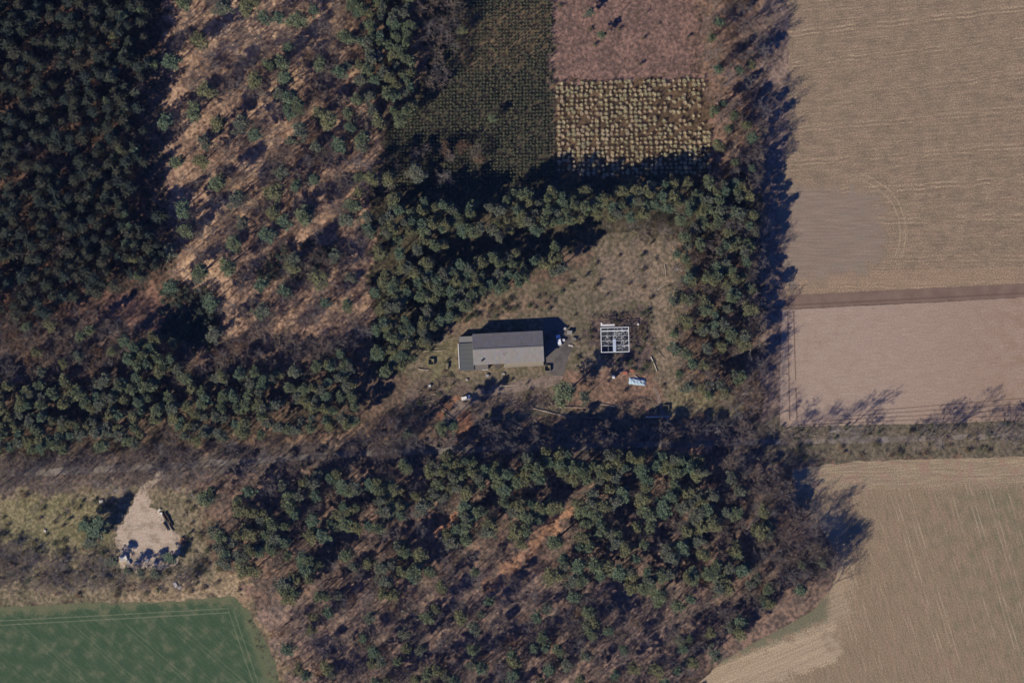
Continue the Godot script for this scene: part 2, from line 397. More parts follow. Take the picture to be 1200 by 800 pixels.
func pine_meshes(k: int, tone: Color) -> Array:          # unit of 14 m: [trunk, crown]
	rng.seed = 100 + k
	var t := MB.new()
	var bark := lin(122, 86, 64)
	var h := 14.0
	var sway := Vector3(rf(-0.4, 0.4), 0, rf(-0.4, 0.4))
	var prev := Vector3.ZERO
	for i in 5:
		var u := (i + 1) / 5.0
		var q := sway * u * u + Vector3(0, h * 0.92 * u, 0)
		t.tube(prev, q, 0.22 * (1.05 - i / 5.0), 0.22 * (1.05 - u), 6, bark)
		prev = q
	var c := MB.new()
	var lobes := [rf(0.1, 0.28), rf(0.05, 0.2), rf(0, TAU), rf(0, TAU)]
	var n := 40
	for i in n:
		var u := rf(0.0, 1.0)
		var y := lerpf(h * 0.50, h * 0.99, 1.0 - pow(u, 1.5))
		var prof := sqrt(maxf(0.02, 1.0 - pow((y / h - 0.66) / 0.36, 2.0)))
		var a := rf(0, TAU)
		var R: float = 2.55 * prof * (1.0 + lobes[0] * sin(a * 2.0 + lobes[2]) + lobes[1] * sin(a * 3.0 + lobes[3]))
		var r: float = R * sqrt(rf(0.05, 1.0))
		var ctr := sway * 0.8 + Vector3(cos(a) * r, y, sin(a) * r)
		t.tube(sway * 0.7 + Vector3(0, y - 0.6 - r * 0.3, 0), ctr, 0.05, 0.02, 3, bark)
		var cr := rf(0.45, 0.85)
		var col := vary(tone, 0.22)
		for s in 62:
			var d := rdir()
			d.y = d.y * 0.75 + 0.18
			var p := ctr + d * cr * rf(0.25, 1.0) * Vector3(1, 0.75, 1)
			blade(c, p, (d + rdir() * 0.7).normalized(), rf(0.32, 0.62), rf(0.16, 0.34), vary(col, 0.18))
	return [t.mesh(), c.mesh()]

func spruce_meshes(k: int, tone: Color) -> Array:        # 15 m
	rng.seed = 300 + k
	var t := MB.new()
	var bark := lin(96, 78, 64)
	var h := 15.0
	t.tube(Vector3.ZERO, Vector3(0, h * 0.5, 0), 0.22, 0.13, 6, bark)
	t.tube(Vector3(0, h * 0.5, 0), Vector3(0, h * 0.97, 0), 0.13, 0.02, 6, bark)
	var c := MB.new()
	var levels := 13
	for l in levels:
		var u := float(l) / (levels - 1)
		var y := lerpf(h * 0.42, h * 0.97, u)
		var L := 2.75 * pow(1.0 - u, 0.75) + 0.25
		var nb := 7 if l < 9 else 5
		var a0 := rf(0, TAU)
		for b in nb:
			if rng.randf() < 0.12: continue
			var a := a0 + TAU * b / nb + rf(-0.3, 0.3)
			var len_ := L * rf(0.65, 1.2)
			var d := Vector3(cos(a), rf(-0.25, 0.1) + u * 0.4, sin(a)).normalized()
			var o := Vector3(0, y + rf(-0.3, 0.3), 0)
			t.tube(o, o + d * len_, 0.04, 0.01, 3, bark)
			var col := vary(tone, 0.2)
			var side := d.cross(Vector3.UP).normalized()
			for s in 30:
				var f := sqrt(rf(0.03, 1.0))
				var p := o + d * len_ * f + side * rf(-1, 1) * 0.32 * (1.15 - f) * minf(len_, 2.0) + Vector3(0, rf(-0.22, 0.16), 0)
				blade(c, p, (d + side * rf(-1.0, 1.0) + Vector3(0, rf(-0.5, 0.6), 0)).normalized(), rf(0.32, 0.62), rf(0.14, 0.3), vary(col, 0.18))
	return [t.mesh(), c.mesh()]

func grow(t: MB, c: MB, p: Vector3, d: Vector3, len_: float, rad: float, depth: int, bark: Color, twig: Color, leaf: Variant, up: float) -> void:
	var mid := p + d * len_ * 0.5 + rdir() * len_ * 0.06
	var q := mid + (d + rdir() * 0.18).normalized() * len_ * 0.5
	var sides := 5 if depth >= 4 else 3
	var target := t if depth >= 3 else c
	var col := bark if depth >= 3 else twig
	target.tube(p, mid, rad, rad * 0.82, sides, col)
	target.tube(mid, q, rad * 0.82, rad * 0.62, sides, col)
	if depth == 0:
		for s in 5:
			var e := (d + rdir() * 0.9 + Vector3(0, up * 0.4, 0)).normalized()
			blade(c, mid.lerp(q, rf(0, 1)), e, rf(0.45, 1.0), 0.05, vary(twig, 0.2))
		if leaf != null:
			for s in 7:
				blade(c, q + rdir() * rf(0.1, 0.6), rdir(), rf(0.16, 0.34), rf(0.12, 0.24), vary(leaf, 0.3))
		return
	var n := 3 if depth > 1 else 4
	if depth >= 4: n = 3
	for i in n:
		var start := q if i == 0 else mid.lerp(q, rf(0.2, 1.0))
		var spread := 0.42 if i == 0 else rf(0.75, 1.15)
		var e := (d + rdir() * spread + Vector3(0, up * rf(0.0, 0.5), 0)).normalized()
		grow(t, c, start, e, len_ * rf(0.66, 0.84), rad * (0.68 if i == 0 else 0.5), depth - 1, bark, twig, leaf, up)

func bare_meshes(k: int, bark: Color, twig: Color, leaf: Variant) -> Array:    # about 13 m
	rng.seed = 500 + k
	var t := MB.new()
	var c := MB.new()
	var fork := rf(2.4, 4.2)
	var lean := Vector3(rf(-0.1, 0.1), 1, rf(-0.1, 0.1)).normalized()
	t.tube(Vector3.ZERO, lean * fork, 0.24, 0.17, 7, bark)
	for i in 3:
		var d := (Vector3.UP * (1.5 if i == 0 else 0.85) + rdir() * Vector3(1, 0.2, 1) * 0.75).normalized()
		grow(t, c, lean * fork * (1.0 - i * 0.1), d, rf(2.8, 3.6), 0.13, 4, bark, twig, leaf, 0.5)
	return [t.mesh(), c.mesh()]

func shrub_meshes(k: int, twig: Color, leaf: Color, density: int) -> Array:   # about 2 m wide, 1.8 m high
	rng.seed = 700 + k
	var t := MB.new()
	var c := MB.new()
	for i in 16:
		var a := rf(0, TAU)
		var d := Vector3(cos(a) * rf(0.1, 0.9), 1.0, sin(a) * rf(0.1, 0.9)).normalized()
		var L := rf(0.9, 1.8)
		t.tube(Vector3(cos(a), 0, sin(a)) * 0.1, d * L, 0.025, 0.01, 3, twig)
		for s in 5:
			var p := d * L * rf(0.3, 1.0)
			var e := (d + rdir() * 0.9).normalized()
			blade(t, p, e, rf(0.3, 0.7), 0.04, vary(twig, 0.2))
			for f in density:
				blade(c, p + e * rf(0.1, 0.7) + rdir() * 0.15, rdir(), rf(0.12, 0.3), rf(0.08, 0.18), vary(leaf, 0.28))
	return [t.mesh(), c.mesh()]

func sapling_meshes(k: int, leaf: Color, h: float, r: float, n: int) -> Array:
	rng.seed = 900 + k
	var t := MB.new()
	var c := MB.new()
	t.tube(Vector3.ZERO, Vector3(0, h * 0.95, 0), 0.03, 0.008, 4, lin(96, 78, 60))
	for i in n:
		var u := 1.0 - sqrt(rf(0.0, 1.0))
		var a := rf(0, TAU)
		var rr := r * (1.0 - u) * sqrt(rf(0.1, 1.0))
		var d := Vector3(cos(a), rf(0.0, 0.9), sin(a)).normalized()
		blade(c, Vector3(cos(a) * rr, h * (0.1 + 0.85 * u), sin(a) * rr), d, r * rf(0.25, 0.5), r * rf(0.12, 0.25), vary(leaf, 0.25))
	return [t.mesh(), c.mesh()]

func brush_mesh(k: int, col: Color, n: int, r: float, h: float) -> ArrayMesh:   # a low clump of dry stalks
	rng.seed = 1200 + k
	var c := MB.new()
	for i in n:
		var a := rf(0, TAU)
		var p := Vector3(cos(a), 0, sin(a)) * r * sqrt(rf(0, 1))
		var d := (Vector3.UP * rf(0.2, 1.0) + rdir() * 0.8)
		d.y = absf(d.y)
		blade(c, p + Vector3(0, rf(0, h * 0.4), 0), d.normalized(), rf(0.5, 1.1) * h, rf(0.05, 0.12), vary(col, 0.3))
	return c.mesh()

var kinds := {}       # kind -> {variants: [[trunk, crown, tone word]...], list: [...]}
func plant(kind: String, px: float, py: float, h: float, w: float, zone: String, hand := false, variant := -1) -> void:
	var K: Dictionary = kinds[kind]
	var v: int = variant if variant >= 0 else rng.randi() % (K.variants as Array).size()
	(K.list as Array).append({x = px, y = py, h = h, w = w, zone = zone, hand = hand, v = v, turn = rf(0, TAU)})

var blocked: Array = []
var clump_noise := FastNoiseLite.new()
func scatter(kind: String, p: PackedVector2Array, spacing: float, keep: float, h0: float, h1: float, w0: float, w1: float, zone: String, clump := 0.35) -> void:
	var lo := Vector2(1e9, 1e9)
	var hi := -lo
	for q in p:
		lo = lo.min(q); hi = hi.max(q)
	var j := 0
	var y := lo.y
	while y < hi.y:
		var x := lo.x + (spacing * 0.5 if j % 2 == 1 else 0.0)
		while x < hi.x:
			var qx := x + rf(-0.42, 0.42) * spacing
			var qy := y + rf(-0.42, 0.42) * spacing
			var roll := rng.randf() / clampf(1.0 + clump * 3.2 * clump_noise.get_noise_2d(qx, qy), 0.05, 4.0)
			if roll < keep and inside(p, qx, qy):
				var ok := true
				for b in blocked:
					if inside(b, qx, qy):
						ok = false
						break
				if ok: plant(kind, qx, qy, rf(h0, h1), rf(w0, w1), zone)
			x += spacing
		y += spacing * 0.87
		j += 1

const ORD := ["first", "second", "third", "fourth", "fifth", "sixth", "seventh", "eighth", "ninth", "tenth", "eleventh", "twelfth"]
func ordinal(i: int) -> String:
	if i < ORD.size(): return ORD[i]
	var n := i + 1
	var e := "th"
	if n % 100 < 11 or n % 100 > 13:
		if n % 10 == 1: e = "st"
		elif n % 10 == 2: e = "nd"
		elif n % 10 == 3: e = "rd"
	return str(n) + e

# the 300 largest of a kind become things of their own, the rest one mass
func raise_kind(kind: String, node_name: String, noun: String, category: String, unit_h: float, unit_w: float, mass_name: String, mass_label: String, part_names: Array) -> void:
	var K: Dictionary = kinds[kind]
	var all: Array = K.list
	var seen := []
	var rest := []
	for t in all:
		var infr: bool = t.x > -4 and t.x < 1204 and t.y > -4 and t.y < 804
		if infr: seen.append(t)
		else: rest.append(t)
	seen.sort_custom(func(a, b): return (a.w + (100.0 if a.hand else 0.0)) > (b.w + (100.0 if b.hand else 0.0)))
	if seen.size() > 300:
		rest.append_array(seen.slice(300))
		seen = seen.slice(0, 300)
	var ws := []
	for t in seen: ws.append(t.w)
	ws.sort()
	var lo_w: float = ws[int(ws.size() * 0.33)] if ws.size() > 0 else 0.0
	var hi_w: float = ws[int(ws.size() * 0.75)] if ws.size() > 0 else 0.0
	var by_key := {}
	for t in seen:
		var size_word: String = "broad" if t.w > hi_w else ("small" if t.w < lo_w else "middling")
		var key: String = "%s %s %s %s" % [size_word, K.variants[t.v][2], noun, t.zone]
		if not by_key.has(key): by_key[key] = []
		by_key[key].append(t)
	for key in by_key:
		var same: Array = by_key[key]
		same.sort_custom(func(a, b): return a.x < b.x)
		for i in same.size():
			same[i].label = key if same.size() == 1 else "%s, %s such from west" % [key, ordinal(i)]
	var protos := {}
	for t in seen:
		var o: Node3D
		var pos := P(t.x, t.y, t.h * 0.8)
		pos.y = 0.0
		if not protos.has(t.v):
			o = Node3D.new()
			obj(part_names[0], K.variants[t.v][0], M.plant, o)
			obj(part_names[1], K.variants[t.v][1], M.plant, o)
			protos[t.v] = o
		else:
			o = protos[t.v].duplicate()
		o.name = numbered(node_name)
		add_child(o)
		o.position = pos
		o.rotation.y = t.turn
		o.scale = Vector3(t.w / unit_w, t.h / unit_h, t.w / unit_w)
		tag(o, t.label, category, (noun + "s " + t.zone) if not noun.ends_with("s") else noun + " " + t.zone)
	if rest.size() > 0:
		var root := Node3D.new()
		root.name = mass_name
		root.set_meta("kind", "stuff"); root.set_meta("label", mass_label); root.set_meta("category", category)
		add_child(root)
		for v in (K.variants as Array).size():
			var mine := rest.filter(func(t): return t.v == v)
			if mine.is_empty(): continue
			for part in 2:
				var mm := MultiMesh.new()
				mm.transform_format = MultiMesh.TRANSFORM_3D
				mm.mesh = K.variants[v][part]
				mm.instance_count = mine.size()
				for i in mine.size():
					var t = mine[i]
					var pos := P(t.x, t.y, t.h * 0.8)
					pos.y = 0.0
					mm.set_instance_transform(i, Transform3D(Basis(Vector3.UP, t.turn).scaled_local(Vector3(t.w / unit_w, t.h / unit_h, t.w / unit_w)), pos))
				var mi := MultiMeshInstance3D.new()
				mi.name = part_names[part]
				mi.multimesh = mm
				mi.material_override = M.plant
				root.add_child(mi, true)
	print(kind, " things ", seen.size(), " mass ", rest.size())

func build_plants() -> void:
	M.plant = vmat(0.85)
	var tones := [lin(108, 118, 80), lin(98, 116, 86), lin(122, 122, 78), lin(108, 112, 88)]
	var tw := ["green", "blue-green", "olive-green", "grey-green"]
	kinds.pine = {variants = [], list = []}
	for k in 8:
		var m := pine_meshes(k, tones[k % 4])
		kinds.pine.variants.append([m[0], m[1], tw[k % 4]])
	kinds.spruce = {variants = [], list = []}
	var st := [lin(72, 80, 64), lin(66, 78, 68), lin(84, 84, 66)]
	for k in 6:
		var m := spruce_meshes(k, st[k % 3])
		kinds.spruce.variants.append([m[0], m[1], ["green", "blue-green", "olive-green"][k % 3]])
	kinds.bare = {variants = [], list = []}
	for k in 6:
		var m := bare_meshes(k, lin(138, 126, 116), [lin(132, 114, 104), lin(126, 116, 112), lin(142, 122, 102)][k % 3], null)
		kinds.bare.variants.append([m[0], m[1], ["brown-grey", "grey", "tan"][k % 3]])
	kinds.birch = {variants = [], list = []}
	for k in 2:
		var m := bare_meshes(20 + k, lin(206, 202, 196), lin(150, 140, 136), null)
		kinds.birch.variants.append([m[0], m[1], "white-stemmed"])
	kinds.oak = {variants = [], list = []}
	for k in 3:
		var m := bare_meshes(30 + k, lin(100, 84, 72), lin(104, 84, 68), [lin(150, 102, 66), lin(132, 92, 64), lin(146, 112, 74)][k])
		kinds.oak.variants.append([m[0], m[1], ["russet", "brown", "tawny"][k]])
	kinds.shrub = {variants = [], list = []}
	var sh := [[lin(112, 98, 84), lin(104, 96, 62), 4, "olive"], [lin(108, 92, 82), lin(122, 98, 72), 3, "brown"], [lin(118, 108, 96), lin(84, 92, 60), 6, "green"], [lin(112, 98, 92), lin(126, 112, 86), 2, "straw-coloured"]]
	for k in 4:
		var m := shrub_meshes(k, sh[k][0], sh[k][1], sh[k][2])
		kinds.shrub.variants.append([m[0], m[1], sh[k][3]])
	kinds.seedling = {variants = [], list = []}
	for k in 3:
		var m := sapling_meshes(k, [lin(108, 116, 82), lin(98, 114, 84), lin(122, 120, 84)][k], 1.3, 0.62, 170)
		kinds.seedling.variants.append([m[0], m[1], ["green", "dark green", "olive"][k]])
	kinds.larch = {variants = [], list = []}
	for k in 3:
		var m := sapling_meshes(10 + k, [lin(208, 190, 136), lin(188, 176, 124), lin(210, 184, 140)][k], 1.9, 0.9, 150)
		kinds.larch.variants.append([m[0], m[1], ["yellow", "yellow-green", "buff"][k]])

	rng.seed = 77
	clump_noise.seed = 8
	clump_noise.frequency = 0.02
	blocked = [poly([153, 195, 178, 200, 180, 262, 158, 262]), poly([480, 640, 535, 590, 545, 600, 490, 645]), poly([560, 690, 660, 590, 672, 600, 580, 700])]
	# evergreens
	var zn := "in the dense north-west stand"
	scatter("spruce", poly([-60, -60, 205, -60, 178, 0, 178, 70, 160, 120, 178, 190, 198, 250, 190, 325, 150, 335, 100, 348, 60, 368, -60, 380]), 14.4, 0.88, 13, 17.5, 4.6, 7.6, zn)
	scatter("pine", poly([100, -60, 190, -60, 178, 90, 175, 200, 195, 320, 150, 330, 120, 150]), 22, 0.5, 12, 15, 4.4, 5.8, zn)
	scatter("pine", poly([402, -60, 490, -60, 478, 60, 492, 100, 478, 140, 440, 150, 425, 110, 415, 60]), 13, 0.9, 12, 15, 4.8, 7.2, "west of the dark plantation")
	var zb := "in the belt north of the barn"
	scatter("pine", poly([428, 240, 470, 228, 500, 232, 560, 236, 640, 218, 700, 224, 760, 218, 800, 208, 870, 215, 872, 262, 800, 248, 740, 256, 690, 260, 620, 274, 540, 282, 500, 296, 432, 305]), 12.4, 0.92, 12, 15.5, 4.6, 7.2, zb)
	scatter("pine", poly([437, 320, 500, 308, 560, 300, 610, 293, 655, 288, 668, 310, 650, 335, 600, 335, 560, 350, 535, 375, 505, 398, 488, 422, 450, 440, 437, 440]), 12.4, 0.93, 11.5, 14.5, 4.6, 7.0, "in the block north-west of the barn")
	scatter("pine", poly([795, 240, 890, 225, 885, 300, 880, 380, 872, 470, 850, 475, 800, 455, 788, 400, 792, 320]), 13.5, 0.66, 11, 14.5, 4.6, 7.4, "in the block east of the steel frame")
	scatter("pine", poly([828, -60, 890, -60, 885, 225, 840, 225]), 20, 0.42, 11, 14, 4.2, 6.0, "in the strip along the stubble field")
	scatter("pine", poly([-60, 458, 60, 444, 160, 440, 220, 444, 300, 434, 370, 428, 410, 422, 420, 470, 414, 500, 340, 508, 250, 516, 120, 526, 0, 532, -60, 536]), 13, 0.84, 11.5, 14.5, 4.8, 7.2, "in the belt north of the forest road")
	scatter("pine", poly([240, 572, 430, 548, 560, 545, 640, 538, 720, 545, 800, 538, 850, 560, 900, 595, 905, 650, 850, 690, 780, 700, 700, 690, 560, 660, 430, 690, 335, 720, 292, 690, 245, 650]), 14.6, 0.6, 12, 15.5, 5.0, 8.8, "in the south wood", 1.1)
	scatter("pine", poly([330, 700, 430, 690, 560, 670, 700, 700, 800, 700, 900, 650, 970, 640, 980, 680, 880, 740, 800, 800, 790, 860, 340, 860]), 20, 0.42, 11, 15, 4.6, 7.4, "in the thin south part of the wood", 1.2)
	scatter("pine", poly([-60, 395, 100, 370, 250, 410, 430, 395, 430, 425, 150, 435, -60, 450]), 32, 0.5, 11, 14, 4.6, 6.4, "in the bare band below the north-west stand")
	scatter("pine", poly([290, 0, 430, 0, 430, 380, 300, 380, 300, 200]), 23, 0.42, 11, 15, 5.4, 8.6, "in the open russet strip", 0.8)
	var hp := [234,46, 202,73, 214,3, 243,106, 194,140, 253,214, 240,167, 235,189, 206,189, 226,132, 256,145, 280,145, 275,233, 283,262, 298,94, 300,157, 278,231, 350,123, 384,140, 350,154, 399,84, 406,44, 397,167, 426,162, 333,89, 332,202, 321,223, 320,248, 359,248, 213,243, 436,209, 456,209, 488,202, 347,24, 288,10, 259,7, 197,295, 235,319, 265,312, 201,336, 275,287, 251,392, 248,353, 216,270, 346,304, 335,341, 309,365, 373,327]
	for i in range(0, hp.size(), 2): plant("pine", hp[i], hp[i + 1], rf(12, 16), rf(7.0, 9.8), "standing apart in the open russet strip", true)
	for q in [[130, 412], [93, 395], [42, 412], [167, 402], [147, 400]]: plant("pine", q[0], q[1], rf(11, 13), rf(5, 6.6), "south of the north-west stand", true)
	plant("pine", 661, 463, 14.5, 11.5, "alone beside the path south-east of the barn", true, 0)
	plant("pine", 684, 466, 15.5, 6.0, "alone south of the steel frame", true, 3)
	plant("pine", 518, 502, 16.5, 6.6, "alone by the felled logs south-west of the barn", true, 0)
	plant("pine", 532, 500, 17.0, 5.6, "at the edge of the dark road wood", true, 1)
	plant("pine", 476, 508, 13.0, 5.0, "at the bend of the forest road", true, 3)
	plant("pine", 108, 622, 9.0, 9.4, "alone west of the gravel yard", true, 1)
	plant("pine", 104, 634, 8.0, 7.0, "on the south side of the lone yard pine", true, 3)
	plant("pine", 131, 657, 6.5, 6.0, "south-west of the gravel yard", true, 3)
	plant("pine", 197, 654, 6.0, 6.5, "in the south-east corner of the gravel yard", true, 1)
	plant("pine", 690, 14, 5.0, 4.6, "alone in the red-brown clearing", true, 3)
	plant("pine", 706, 40, 6.0, 4.2, "in the middle of the red-brown clearing", true, 0)
	plant("pine", 541, 36, 7.0, 5.0, "alone among the dark plantation rows", true, 2)
	plant("pine", 578, 138, 6.0, 4.4, "alone in the middle of the dark plantation", true, 0)
	for q in [[150, 418], [158, 408], [166, 416], [176, 408], [184, 420], [172, 426], [192, 428], [200, 420], [186, 436], [208, 432], [160, 428], [180, 396]]: plant("pine", q[0], q[1], rf(14.5, 17), rf(5.2, 6.6), "south-west of the black thicket", true)
	# young dense spruces
	scatter("spruce", poly([188, 338, 240, 335, 255, 360, 250, 410, 215, 418, 190, 400]), 6.2, 0.97, 3, 4.2, 2.4, 3.2, "in the black thicket by the russet strip")
	scatter("spruce", poly([300, 300, 340, 285, 395, 282, 400, 300, 340, 330, 305, 335]), 7, 0.85, 3, 5, 2.4, 3.4, "in the thicket beside the russet strip")
	# leafless trees
	scatter("bare", poly([-60, -60, 190, -60, 190, 330, 60, 370, -60, 385]), 26, 0.3, 11, 14, 5.5, 7.5, "in the north-west stand")
	scatter("bare", poly([210, -60, 430, -60, 430, 400, 270, 410, 255, 340, 205, 330, 205, 200]), 14.0, 0.56, 11, 15, 5.5, 8.5, "in the open russet strip")
	scatter("bare", poly([480, -60, 530, -60, 540, 20, 520, 100, 490, 110]), 13, 0.75, 10, 14, 5.5, 7.5, "north-west of the dark plantation")
	scatter("bare", poly([460, 160, 560, 170, 560, 215, 450, 225]), 17, 0.5, 8, 12, 5, 7, "south of the dark plantation")
	scatter("bare", poly([822, -60, 900, -60, 896, 225, 838, 225, 840, 120]), 13, 0.62, 11, 15, 5.5, 8.0, "in the strip along the stubble field")
	scatter("bare", poly([790, 230, 898, 225, 892, 480, 860, 480, 790, 440]), 13, 0.66, 11, 14, 5.5, 8.0, "in the block east of the steel frame")
	scatter("bare", poly([700, 262, 790, 258, 790, 290, 740, 290]), 13, 0.6, 5, 9, 4, 6, "north of the tan clearing")
	scatter("bare", poly([-60, 390, 100, 365, 250, 410, 430, 395, 432, 428, 300, 432, 150, 437, -60, 452]), 12.5, 0.72, 10, 13, 5.5, 7.5, "in the bare band below the north-west stand")
	scatter("bare", poly([-60, 460, 420, 425, 420, 505, -60, 535]), 26, 0.4, 10, 13, 5.5, 7.0, "in the belt north of the forest road")
	scatter("bare", poly([-60, 538, 430, 512, 470, 490, 480, 530, 430, 548, 250, 565, -60, 578]), 12.5, 0.72, 10, 14, 5.5, 7.5, "along the west forest road")
	scatter("bare", poly([430, 495, 480, 506, 560, 502, 700, 497, 800, 497, 900, 488, 912, 540, 700, 538, 560, 545, 430, 548]), 14, 0.5, 11, 15, 5.5, 8.0, "in the dark wood south of the yard")
	scatter("pine", poly([470, 545, 530, 530, 570, 540, 620, 526, 680, 534, 740, 522, 800, 532, 850, 545, 860, 562, 700, 556, 560, 560, 470, 566]), 12.5, 0.7, 15, 18, 5.0, 7.4, "on the north edge of the south wood", 0.5)
	scatter("bare", poly([230, 575, 430, 552, 900, 540, 905, 650, 560, 670, 330, 720, 245, 650]), 15, 0.55, 11, 14, 5.5, 8.0, "in the south wood", 0.2)
	scatter("bare", poly([310, 715, 430, 690, 560, 670, 700, 695, 800, 700, 905, 650, 985, 645, 985, 688, 950, 712, 880, 742, 805, 795, 790, 860, 345, 860]), 15, 0.58, 11, 15, 5.5, 8.2, "in the thin south part of the wood")
	scatter("bare", poly([850, 535, 915, 552, 940, 595, 985, 645, 980, 690, 905, 690, 895, 600]), 12, 0.75, 12, 15, 6, 8.5, "on the wood's east edge")
	scatter("oak", poly([822, -60, 890, -60, 880, 220, 838, 215]), 22, 0.5, 8, 12, 5, 7, "in the strip along the stubble field")
	scatter("oak", poly([0, 385, 250, 410, 430, 395, 430, 425, 0, 445]), 26, 0.5, 8, 12, 5, 7, "in the bare band below the north-west stand")
	scatter("oak", poly([300, 700, 800, 690, 960, 650, 800, 800, 340, 830]), 36, 0.4, 9, 12, 5, 7, "in the thin south part of the wood")
	scatter("oak", poly([0, 20, 130, 20, 130, 330, 0, 330]), 34, 0.6, 10, 13, 4.5, 6, "in the north-west stand")
	scatter("oak", poly([330, 60, 430, 60, 430, 260, 330, 260]), 34, 0.5, 9, 12, 5, 7, "in the open russet strip")
	for q in [[520, 178], [548, 172], [560, 180]]: plant("oak", q[0], q[1], 7.0, rf(5, 6.5), "among the dark plantation's south rows", true)
	for q in [[918, 508, 12, 10], [934, 511, 12, 8.0], [951, 510, 12, 8.0], [966, 512, 9, 7], [992, 507, 16, 9.0], [1006, 512, 9, 7], [1020, 510, 8, 6], [1066, 514, 8, 6], [1080, 513, 12, 10], [1092, 509, 12, 9.5], [1104, 513, 11, 9], [1118, 507, 16, 9.0], [1150, 510, 10, 8], [1164, 512, 11, 9], [1180, 511, 14, 11], [1196, 508, 14, 11], [1206, 512, 13, 10]]:
		plant("bare", q[0], q[1], q[2], q[3], "in the hedge between the east fields", true)
	plant("birch", 975, 507, 12.5, 6.0, "in the hedge by the ruts of the ploughed field", true)
	plant("birch", 1106, 518, 11.0, 5.5, "in the middle of the field hedge", true)
	scatter("birch", poly([790, 230, 890, 230, 880, 470, 800, 450]), 38, 0.5, 11, 13, 4.5, 6.0, "in the block east of the steel frame")
	for q in [[872, 463], [850, 512], [842, 503], [865, 518], [820, 520]]: plant("birch", q[0], q[1], rf(9, 12), rf(4.5, 6), "near the road bend at the field corner", true)
	for q in [[122, 572], [131, 575], [144, 573], [113, 571], [205, 573], [225, 580], [236, 582]]: plant("birch", q[0], q[1], rf(6, 9), rf(4, 5), "on the north side of the gravel yard", true)
	scatter("bare", poly([-60, 640, 20, 636, 60, 650, 130, 655, 135, 690, 60, 696, -60, 700]), 9, 0.6, 3.5, 6.5, 4.0, 6.5, "in the bushes by the green field")
	scatter("bare", poly([138, 668, 205, 664, 225, 670, 220, 690, 140, 692]), 9, 0.7, 5, 8.5, 4.5, 6.5, "south of the gravel yard")
	scatter("bare", poly([20, 590, 130, 584, 128, 600, 30, 606]), 15, 0.4, 2.5, 4, 3.0, 4.5, "in the western rough ground")
	for q in [[164, 672, 8.0, 5.0], [183, 674, 8.5, 5.6], [150, 670, 7.0, 4.6]]: plant("pine", q[0], q[1], q[2], q[3], "in the bushes south of the gravel yard", true, 3)
	plant("pine", 114, 612, 9.5, 8.0, "on the north side of the lone yard pine", true, 1)
	plant("pine", 98, 616, 8.5, 7.0, "on the west side of the lone yard pine", true, 1)
	# shrubs
	blocked.append(poly([132, 572, 214, 572, 216, 670, 132, 672]))
	scatter("shrub", poly([-60, 580, 230, 578, 245, 650, 285, 692, 150, 698, 0, 702, -60, 708]), 11, 0.45, 0.8, 1.7, 2.0, 4.4, "in the rough ground round the gravel yard")
	blocked.append(poly([530, 380, 672, 365, 675, 445, 530, 445]))
	blocked.append(poly([695, 375, 755, 372, 758, 460, 695, 440]))
	scatter("shrub", poly([505, 400, 545, 360, 640, 345, 715, 280, 785, 275, 800, 450, 560, 488, 480, 485]), 15, 0.34, 0.9, 2.2, 1.6, 3.6, "in the yard round the barn")
	blocked.resize(blocked.size() - 1)
	blocked.append(poly([701, 381, 739, 380, 740, 416, 702, 417]))
	scatter("shrub", poly([690, 368, 762, 362, 768, 428, 748, 440, 690, 402]), 7, 0.62, 0.7, 1.6, 1.8, 3.2, "among the rubble round the steel frame")
	scatter("shrub", poly([520, 395, 545, 360, 640, 342, 655, 358, 560, 374, 540, 398]), 7, 0.6, 0.8, 2.0, 1.8, 3.4, "in the brown bushes behind the barn")
	scatter("shrub", poly([480, 452, 535, 452, 530, 490, 480, 490]), 8, 0.55, 0.6, 1.5, 1.8, 3.0, "in the brush south-west of the barn")
	scatter("shrub", poly([905, 500, 1215, 494, 1215, 528, 930, 540]), 9, 0.5, 0.8, 1.9, 1.8, 4.4, "in the hedge between the fields")
	scatter("shrub", poly([650, 5, 815, 5, 815, 90, 655, 90]), 26, 0.3, 1.0, 2.0, 1.6, 3.0, "in the red-brown clearing")
	# planted rows
	var grn := PackedVector2Array(poly([500, -12, 648, -12, 650, 212, 560, 222, 452, 222, 452, 150, 492, 110, 510, 60]))
	for j in 60:
		for i in 54:
			var x := 446 + i * 3.9 + rf(-0.75, 0.75)
			var y := -12 + j * 3.95 + rf(-0.75, 0.75) - (x - 446) * 0.02
			if inside(grn, x, y) and rng.randf() < 0.86: plant("seedling", x, y, rf(1.2, 2.3), rf(0.85, 1.25), "in the dark planted rows")
	var yel := PackedVector2Array(poly([651, 97, 760, 94, 826, 88, 826, 104, 818, 118, 830, 140, 834, 205, 700, 208, 653, 200]))
	for j in 24:
		for i in 34:
			var x := 653 + i * 5.7 + rf(-1.3, 1.3) + j * 0.12
			var y := 92 + j * 5.1 + rf(-1.3, 1.3) - i * 0.1
			if inside(yel, x, y) and rng.randf() < (0.9 if not inside(poly([765, 105, 835, 95, 835, 140, 800, 160, 770, 140]), x, y) else 0.55): plant("larch", x, y, rf(1.0, 2.3), rf(1.1, 2.3), "in the yellow planted rows")

	raise_kind("pine", "pine_tree", "pine", "tree", 14.0, 5.6, "pine_forest", "close-set pines filling the stands round the yard", ["trunk", "crown"])
	raise_kind("spruce", "spruce_tree", "spruce", "tree", 15.0, 5.6, "spruce_forest", "dark close-set spruces filling the north-west stand", ["trunk", "crown"])
	raise_kind("bare", "bare_tree", "leafless tree", "tree", 13.0, 9.0, "bare_forest", "leafless trees standing between the pines", ["trunk", "crown"])
	raise_kind("birch", "birch_tree", "bare birch", "tree", 13.0, 9.0, "birch_forest", "bare birches", ["trunk", "crown"])
